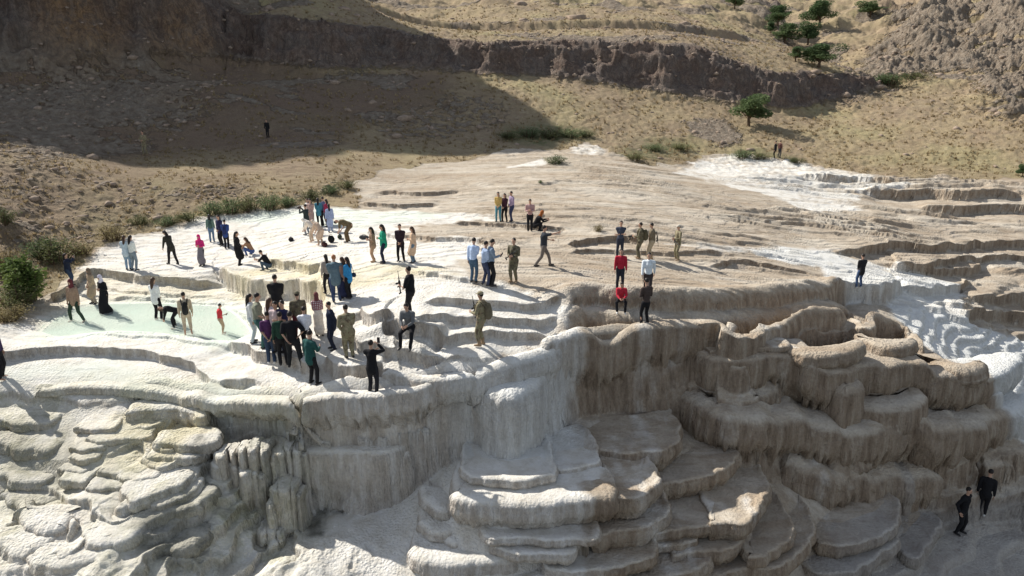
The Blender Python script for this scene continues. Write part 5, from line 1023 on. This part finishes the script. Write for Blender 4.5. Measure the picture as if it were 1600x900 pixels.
p(840, 360, 28, -80, 'person in dark clothes with an orange scarf crouching beside the checked shirt', BLK, BLK, 'crouch', woman=True, scarf=(.30, .10, .03))
p(968, 402, 54, 170, 'man in a dark navy T-shirt with folded arms and white shoes', (.045, .055, .08), (.03, .035, .05), 'folded', sleeve='short', shoes='white', top_len='shirt')
P = p(999, 404, 53, 80, 'soldier in dark camouflage with a rifle, nearest to the man with folded arms', DCAM, DCAM, 'rifle', shoes='sand', build=1.15); rifle(P, 'rifle pointed forward by the soldier nearest the folded arms man', (.05, .18, 1.14), (-.03, .75, 1.05)); backpack(P, 'dark camouflage pack on the soldier nearest the folded arms man', (.09, .08, .05))
P = p(1017, 406, 54, 70, 'soldier in sand trousers and a dark vest with a rifle on his back', (.16, .13, .09), (.36, .30, .21), 'chest', shoes='sand', sleeve='short', build=1.1); rifle(P, 'black rifle slung behind the soldier in sand trousers', (-.05, -.22, 1.30), (.12, -.26, .85))
P = p(1058, 406, 51, 110, 'soldier in camouflage and a pale cap at the right of the guards', CAM, CAM, 'rifle', shoes='sand', hat=(.45, .42, .36)); rifle(P, 'rifle held low by the soldier in the pale cap', (.05, .22, 1.05), (-.30, .28, .95))
p(968, 452, 60, 175, 'man standing in a red shirt and dark trousers behind the seated man in red', (.36, .02, .04), (.025, .03, .04), 'stand')
p(1011, 461, 64, 170, 'man in a white shirt with a blue sling bag walking with his head down', (.60, .66, .70), (.05, .04, .04), 'walk', build=1.05)
p(970, 488, 44, 175, 'man in a red shirt and black trousers sitting on the brown rim', (.42, .03, .05), BLK, 'sit', shoes='white', seat=.42)
p(1007, 510, 70, 20, 'thin person in dark brown and black standing on the edge of the brown shelf', (.06, .045, .04), BLK, 'chest', build=.9)
p(1342, 450, 46, 10, 'man in a black jacket and blue jeans standing in the white stream on the right', (.02, .02, .022), (.05, .08, .15), 'front', top_len='jacket', shoes='white')
# the crowd on the near rim
p(397, 535, 68, -70, 'woman in a white top and pale jeans at the left of the crowd', (.58, .60, .60), (.40, .46, .48), 'stand', woman=True, shoes='black')
p(408, 543, 76, -75, 'man in grey top and green jeans at the left of the crowd', (.20, .21, .16), (.05, .12, .11), 'front', sleeve='short')
p(428, 546, 72, -30, 'woman with long brown hair in a white top and blue jeans inside the crowd', (.60, .54, .55), DJEAN, 'stand', woman=True, hair='brown')
p(438, 550, 72, 170, 'young man in a pale pink shirt looking out from the middle of the crowd', (.50, .40, .40), CHAR, 'front')
p(449, 551, 74, 160, 'man in a navy T-shirt with bare arms in the middle of the crowd', (.03, .03, .075), DNV, 'folded', sleeve='short')
p(470, 533, 70, 20, 'soldier in brown camouflage and cap at the back of the crowd', DCAM, (.12, .03, .035), 'stand', shoes='sand', build=1.1, hat=DCAM)
p(500, 525, 62, 20, 'woman in a plaid shirt and cream skirt at the back right of the crowd', pattern('plaid'), (.6, .54, .46), 'front', woman=True, belt=(.62, .56, .48), hair='brown', scarf=(.14, .05, .05))
p(521, 546, 69, 120, 'man in a dark navy suit with hands behind his back', DNV, (.016, .02, .036), 'behind', top_len='jacket')
p(547, 559, 76, 30, 'tall soldier in sand camouflage with legs apart seen from behind', CAM, CAM, 'front', shoes='black', build=1.2, lh=(-.18, .1, .95)) 
p(481, 552, 66, 10, 'man in a white shirt seen from behind, in front of the crowd', (.66, .67, .72), BLK, 'front', hair='black')
p(425, 567, 72, 15, 'man in maroon and navy, hands behind his back, front left of the crowd', (.08, .03, .09), DJEAN, 'behind', sleeve='short', shoes='white')
p(444, 570, 74, 20, 'person in dark green and black half hidden beside the man with hands on hips', (.02, .05, .035), BLK, 'stand')
P = p(461, 574, 78, 10, 'broad man in a black short-sleeved top at the front of the crowd', BLK, (.018, .02, .022), 'akimbo', sleeve='short', build=1.15)
p(489, 601, 76, -30, 'man in a dark green jacket standing apart in front of the crowd', (.02, .07, .065), BLK, 'phone1', top_len='jacket')
P = p(584, 617, 78, -8, 'man in a black suit raising a phone at the front edge', BLK, (.02, .02, .024), 'photo', top_len='jacket', rh=(.12, .30, 1.56), lh=(.02, .28, 1.34)); phone(P, 'phone raised by the man in the black suit at the front edge', (.12, .38, 1.66), 90)
# valley floor and far slopes
p(1496, 832, 62, -150, 'man in black with spread arms on the valley floor, nearer of two', (.012, .012, .014), BLK, 'stand', lean=(.02, .05), rh=(.40, .12, 1.0), lh=(-.36, -.05, .95))
p(1532, 806, 63, -40, 'man in black with white shoes on the valley floor, farther of two', (.014, .014, .016), BLK, 'down', shoes='white')
p(228, 243, 32, 175, 'soldier in camouflage standing in the shade on the left slope', CAM, CAM, 'rifle', shoes='sand')
p(419, 215, 24, 175, 'distant person in black in the shade below the cliff', BLK, BLK, 'stand')
p(1210, 247, 18, 60, 'distant person in black by the far white stream, left of two', BLK, BLK, 'stand', stature=1.55)
p(1217, 246, 18, -60, 'distant person in dark brown by the far white stream, right of two', (.12, .06, .05), CHAR, 'stand', stature=1.55)
# ---------------------------------------------------------------- trees, shrubs, reeds
def leafm(name, a, b):
    m, nt_, bs_ = mat(name); q = NB(nt_); tc = q.n('ShaderNodeTexCoord').outputs['Object']; oi = q.n('ShaderNodeObjectInfo').outputs['Random']
    f = q.math('ADD', q.noise(1.7, 4, tc), q.math('MULTIPLY', q.math('SUBTRACT', oi, .5), .2)); cr_ = q.ramp(f, (.35, a), (.65, b)); nt_.links.new(cr_, bs_.inputs['Base Color']); tr_ = q.n('ShaderNodeBsdfTranslucent', ins={0: cr_}); mx_ = q.n('ShaderNodeMixShader', ins={0: .38, 1: bs_.outputs[0], 2: tr_.outputs[0]}); nt_.links.new(mx_.outputs[0], nt_.nodes['Material Output'].inputs[0]); bs_.inputs['Roughness'].default_value = .75; bs_.inputs['Specular IOR Level'].default_value = .2; return m
LEAF = leafm('green_leaves', (.08, .13, .055), (.17, .22, .10)); LEAFD = leafm('dry_leaves', (.16, .13, .06), (.30, .25, .12)); LEAFB = leafm('bright_reeds', (.11, .16, .045), (.26, .31, .10)); LEAFO = leafm('olive_leaves', (.09, .11, .045), (.19, .20, .08))
BARK = simple('bark', (.09, .065, .045), .9, .1, (12, 1.6))
def leaves(P, size, seed, up=.3):
    r = np.random.default_rng(seed); n = len(P); a = r.normal(size=(n, 3)); a[:, 2] *= .6; a /= np.linalg.norm(a, axis=1)[:, None]; b = np.cross(a, r.normal(size=(n, 3))); b /= np.linalg.norm(b, axis=1)[:, None]
    s = size * r.uniform(.6, 1.3, (n, 1)); V = np.stack([P - a * s, P + b * s * .5, P + a * s, P - b * s * .5], 1).reshape(-1, 3); return V, np.arange(n * 4).reshape(-1, 4)
def np_mesh(name, V, q, m):
    me = bpy.data.meshes.new(name); me.vertices.add(len(V)); me.vertices.foreach_set('co', np.asarray(V, np.float32).ravel()); n = len(q); k = q.shape[1]
    me.loops.add(n * k); me.loops.foreach_set('vertex_index', q.astype(np.int32).ravel()); me.polygons.add(n); me.polygons.foreach_set('loop_start', np.arange(0, n * k, k, dtype=np.int32)); me.update(calc_edges=True); me.materials.append(m); return me
def crown_pts(n, lobes, r):
    out = []
    for (c, s) in lobes:
        k = int(n / len(lobes)); d = r.normal(size=(k, 3)); d /= np.linalg.norm(d, axis=1)[:, None]; rad = r.uniform(.25, 1, (k, 1)) ** .45
        p_ = np.array(c) + d * rad * np.array(s); cl = np.round(p_ / .33); keep = (np.abs(np.sin(cl[:, 0] * 12.9 + cl[:, 1] * 78.2 + cl[:, 2] * 37.7) * 43758.5) % 1) > .30; out.append(p_[keep])
    return np.vstack(out)
def make_tree(seed, n=7500, kind=LEAF):
    """unit tree, 1 m tall and about 1.2 m wide"""
    r = np.random.default_rng(seed); lob = []; br = [[((0, 0, -.03), .035), ((.01, .01, .16), .028), ((.0, .02, .34), .022)]]
    for k in range(13):
        a = k * 2.4 + r.uniform(-.3, .3); R = r.uniform(.10, .34) if k > 1 else 0; c = (R * math.cos(a), R * math.sin(a), r.uniform(.34, .78) - R * .15); s = r.uniform(.14, .21); lob.append((c, (s * 1.15, s * 1.15, s * .85)))
        br.append([((0, .01, .16 + .02 * k), .018), ((c[0] * .5, c[1] * .5, c[2] * .55 + .05), .012), (tuple(x * .95 for x in c), .005)])
    V, q = leaves(crown_pts(n, lob, r), .026, seed); return np_mesh('crown', V, q, kind), mk_mesh('trunk', *tube_mesh(br, 7), BARK)
def make_shrub(seed, kind, n=1500, stiff=False):
    r = np.random.default_rng(seed); st_ = []; P = []
    for k in range(26):
        a = r.uniform(0, 2 * PI); t = r.uniform(.1, .75) * (.5 if stiff else 1); h = r.uniform(.55, 1.0); b0 = V3((.12 * math.cos(a), .12 * math.sin(a), -.04)); e = V3((t * .75 * math.cos(a), t * .75 * math.sin(a), h * (1 - .35 * t))); m_ = b0.lerp(e, .5) + V3((0, 0, .08)); st_.append([(b0, .012), (m_, .008), (e, .004)])
        for j_ in range(n // 26):
            f = r.uniform(.2, 1); q_ = b0.lerp(m_, f * 2) if f < .5 else m_.lerp(e, f * 2 - 1); P.append(np.array(q_) + r.normal(size=3) * (.05 if stiff else .075))
    V, q = leaves(np.array(P), .030 if not stiff else .045, seed)
    if stiff: V[:, 2] += 0
    return np_mesh('foliage', V, q, kind), mk_mesh('stem', *tube_mesh(st_, 5), BARK)
TREES = [make_tree(s) for s in (1, 2, 3)]
SH = {'green': [make_shrub(s, LEAF) for s in (11, 12)], 'dry': [make_shrub(s, LEAFD) for s in (13, 14)], 'olive': [make_shrub(s, LEAFO) for s in (15, 16)], 'reed': [make_shrub(17, LEAFB, 3000, True)]}
_i = [0]
def plant(u, v, h, w_, kind, label, cat, group):
    x, y, z = hit(u, v); dist = math.sqrt(x * x + y * y + (z - ZC) ** 2); hm = h * dist / FPX * (1.15 if kind == 'tree' else .75 + .35 * ((u * 7 + v * 3) % 10) / 10); wm_ = w_ * dist / FPX / (.85 if kind == 'tree' else 1.0); _i[0] += 1
    if kind == 'tree': me = TREES[_i[0] % 3]; nm = ('tree', 'crown', 'trunk')
    else: me = SH[kind][_i[0] % len(SH[kind])]; nm = ('reed_clump' if kind == 'reed' else 'shrub', 'foliage', 'stem')
    r = bpy.data.objects.new(nm[0], None); C.objects.link(r); r.location = (x, y, z - .05); r.rotation_euler = (0, 0, _i[0] * 1.7); r.scale = (wm_, wm_, hm); r['label'] = label; r['category'] = cat; r['group'] = group
    tree_link(nm[1], me[0], r); tree_link(nm[2], me[1], r)
GT, GS, GF = 'trees of the hills behind', 'bushes along the rim of the white terraces', 'low bushes in the grass behind the plateau'
for a in [(1170,197,46,62,'lone spreading green tree on the grassy slope below the dark cliff'), (1215,40,28,38,'round tree, upper left of the gully cluster'), (1279,42,34,48,'largest round tree at the top of the gully cluster'),
    (1262,70,30,36,'tree below the largest tree in the gully'), (1227,68,28,40,'tree left of the gully centre above a small bush'), (1279,106,32,56,'broad low tree at the lower mouth of the gully'), (1359,26,20,38,'small tree on the rocky skyline right of the gully'),
    (1148,14,24,26,'small tree at the very top beside the tan hill'), (1243,96,20,30,'small round tree between the lower gully trees'), (1597,276,16,16,'small tree at the right edge of the grass field'), (1204,52,16,18,'tiny bright tree left of the gully cluster')]:
    plant(*a[:4], 'tree', a[4], 'tree', GT)
for a in [(42,470,70,80,'reed','tall bright green reeds at the left edge'), (24,486,40,60,'olive','grey green bush in front of the tall reeds'), (92,410,44,60,'olive','dark bush just right of the tall reeds'), (12,430,50,50,'dry','dry straw coloured bush left of the reeds'),
    (70,405,36,50,'green','green bush behind the tall reeds'), (176,376,38,40,'dry','tall dry round bush at the upper edge of the terrace'), (128,398,26,44,'dry','low dry bush left of the tall dry one'), (16,500,30,50,'dry','low dry clump nearest the left corner'),
    (262,352,22,36,'green','small green bush right of the tall dry one'), (220,352,18,34,'olive','low olive bush behind the denim pair'), (300,344,20,40,'olive','olive bush above the magenta woman'),
    (334,336,26,44,'green','first dark bush of the hedge behind the terrace'), (362,334,28,44,'green','second dark bush of the hedge, rounder'), (392,330,30,46,'olive','yellow green bush in the middle of the hedge'), (422,328,28,44,'green','green bush right of the yellow green one'),
    (452,322,24,42,'green','bush of the hedge nearest the cameraman'), (484,313,20,40,'olive','olive bush behind the far back group'), (515,303,19,38,'green','green bush on the slope right of the far back group'), (543,294,20,36,'olive','last bush at the upper end of the hedge'), (4,350,24,40,'olive','bush on the left bank above the reeds')]:
    plant(*a[:5], a[5], 'bush' if a[4] != 'reed' else 'reeds', GS)
for a in [(935,362,18,18,'dry','lone dry bush on the brown plateau'), (796,216,16,40,'olive','left bush of the green strip behind the plateau'), (826,214,18,44,'green','darkest bush of the green strip'), (858,216,18,46,'olive','middle bush of the green strip'),
    (890,215,17,44,'green','bush right of the middle of the green strip'), (916,213,14,36,'olive','right end bush of the green strip'), (868,256,18,36,'green','bush beside the small white pool'), (992,250,14,34,'olive','bush near the pale mound'), (1024,236,13,36,'green','bush above the far white stream'),
    (1062,233,12,34,'olive','bush left of the grey rubble'), (1160,246,13,40,'green','left bush by the distant pair'), (1188,248,13,36,'olive','bush next to the distant pair'), (1246,254,11,30,'olive','bush right of the distant pair'),
    (1388,132,22,60,'green','wide dark bush at the foot of the rocky hill'), (1424,124,16,40,'olive','bush at the right of the wide dark one'), (844,286,7,10,'green','tiny green tuft on the brown plateau')]:
    plant(*a[:5], a[5], 'bush', GF)
# ---------------------------------------------------------------- grass tufts and stones that nobody could count
r = np.random.default_rng(5)
def scatter(n, y0, y1, mask, thr, umax=1.0):
    y = np.exp(r.uniform(math.log(y0), math.log(y1), n)); t = r.uniform(-.86, .86, n); x = y * t; m_ = sample(mask, x, y) > thr; return x[m_], y[m_]
grm = np.clip(gf_mask if 'gf_mask' in globals() else gr, 0, 1) * (1 - .8 * rockm)
x, y = scatter(34000, 24, 150, grm, .5); cl = fbm(x * .25, y * .25, 400, 3) + .25 * fbm(x * 1.3, y * 1.3, 401, 2); k_ = cl > -.12; x, y = x[k_], y[k_]; z = sample(Z, x, y); n = len(x)
h = r.uniform(.07, .24, n) * (1 + .5 * (y > 70)); nbk = 5; ang = r.uniform(0, 2 * PI, (n, nbk)); ln_ = r.uniform(.25, .9, (n, nbk)) * h[:, None]
bx_ = x[:, None] + r.normal(size=(n, nbk)) * .08; by_ = y[:, None] + r.normal(size=(n, nbk)) * .08; wd_ = (.020 + .0007 * y)[:, None]
P0 = np.stack([bx_ - np.sin(ang) * wd_, by_ + np.cos(ang) * wd_, np.repeat(z[:, None] - .03, nbk, 1)], -1); P1 = np.stack([bx_ + np.sin(ang) * wd_, by_ - np.cos(ang) * wd_, np.repeat(z[:, None] - .03, nbk, 1)], -1)
P2 = np.stack([bx_ + np.cos(ang) * ln_ * .6, by_ + np.sin(ang) * ln_ * .6, z[:, None] + h[:, None] * r.uniform(.6, 1.1, (n, nbk))], -1)
V = np.stack([P0, P1, P2], 2).reshape(-1, 3)
GM = leafm('straw_grass', (.24, .18, .10), (.46, .37, .22)); go = tree_link('dry_grass', np_mesh('dry_grass', V, np.arange(len(V)).reshape(-1, 3), GM)); go['kind'] = 'stuff'; go['label'] = 'dry straw coloured grass tufts over the slopes'; go['category'] = 'grass'
x, y = scatter(11000, 30, 150, np.clip(rockm + .35 * gr * lb, 0, 1), .3); x2, y2 = scatter(900, 60, 150, gr, .5); x = np.concatenate([x, x2]); y = np.concatenate([y, y2]); z = sample(Z, x, y); n = len(x)
ico = np.array([(0, 0, -1), (.72, -.53, -.45), (-.28, -.85, -.45), (-.89, 0, -.45), (-.28, .85, -.45), (.72, .53, -.45), (.28, -.85, .45), (-.72, -.53, .45), (-.72, .53, .45), (.28, .85, .45), (.89, 0, .45), (0, 0, 1)])
icf = np.array([(0, 1, 2), (1, 0, 5), (0, 2, 3), (0, 3, 4), (0, 4, 5), (1, 5, 10), (2, 1, 6), (3, 2, 7), (4, 3, 8), (5, 4, 9), (1, 10, 6), (2, 6, 7), (3, 7, 8), (4, 8, 9), (5, 9, 10), (6, 10, 11), (7, 6, 11), (8, 7, 11), (9, 8, 11), (10, 9, 11)])
sz = np.exp(r.normal(-2.45, .6, n)) * (1 + (y > 70) * .5 + (y > 100) * .8); an = r.uniform(0, 2 * PI, n); b_ = ico[None] * r.uniform(.6, 1.25, (n, 12, 1)) * np.stack([sz * 1.3, sz, sz * .65], 1)[:, None]
V = np.stack([b_[..., 0] * np.cos(an)[:, None] - b_[..., 1] * np.sin(an)[:, None] + x[:, None], b_[..., 0] * np.sin(an)[:, None] + b_[..., 1] * np.cos(an)[:, None] + y[:, None], b_[..., 2] + z[:, None]], -1).reshape(-1, 3)
q_ = (icf[None] + (np.arange(n) * 12)[:, None, None]).reshape(-1, 3); RM = simple('loose_stone', (.25, .195, .15), .9, .2, (3, 1.5))
so = tree_link('loose_stones', np_mesh('loose_stones', V, q_, RM)); so['kind'] = 'stuff'; so['label'] = 'loose stones scattered over the slopes'; so['category'] = 'stones'
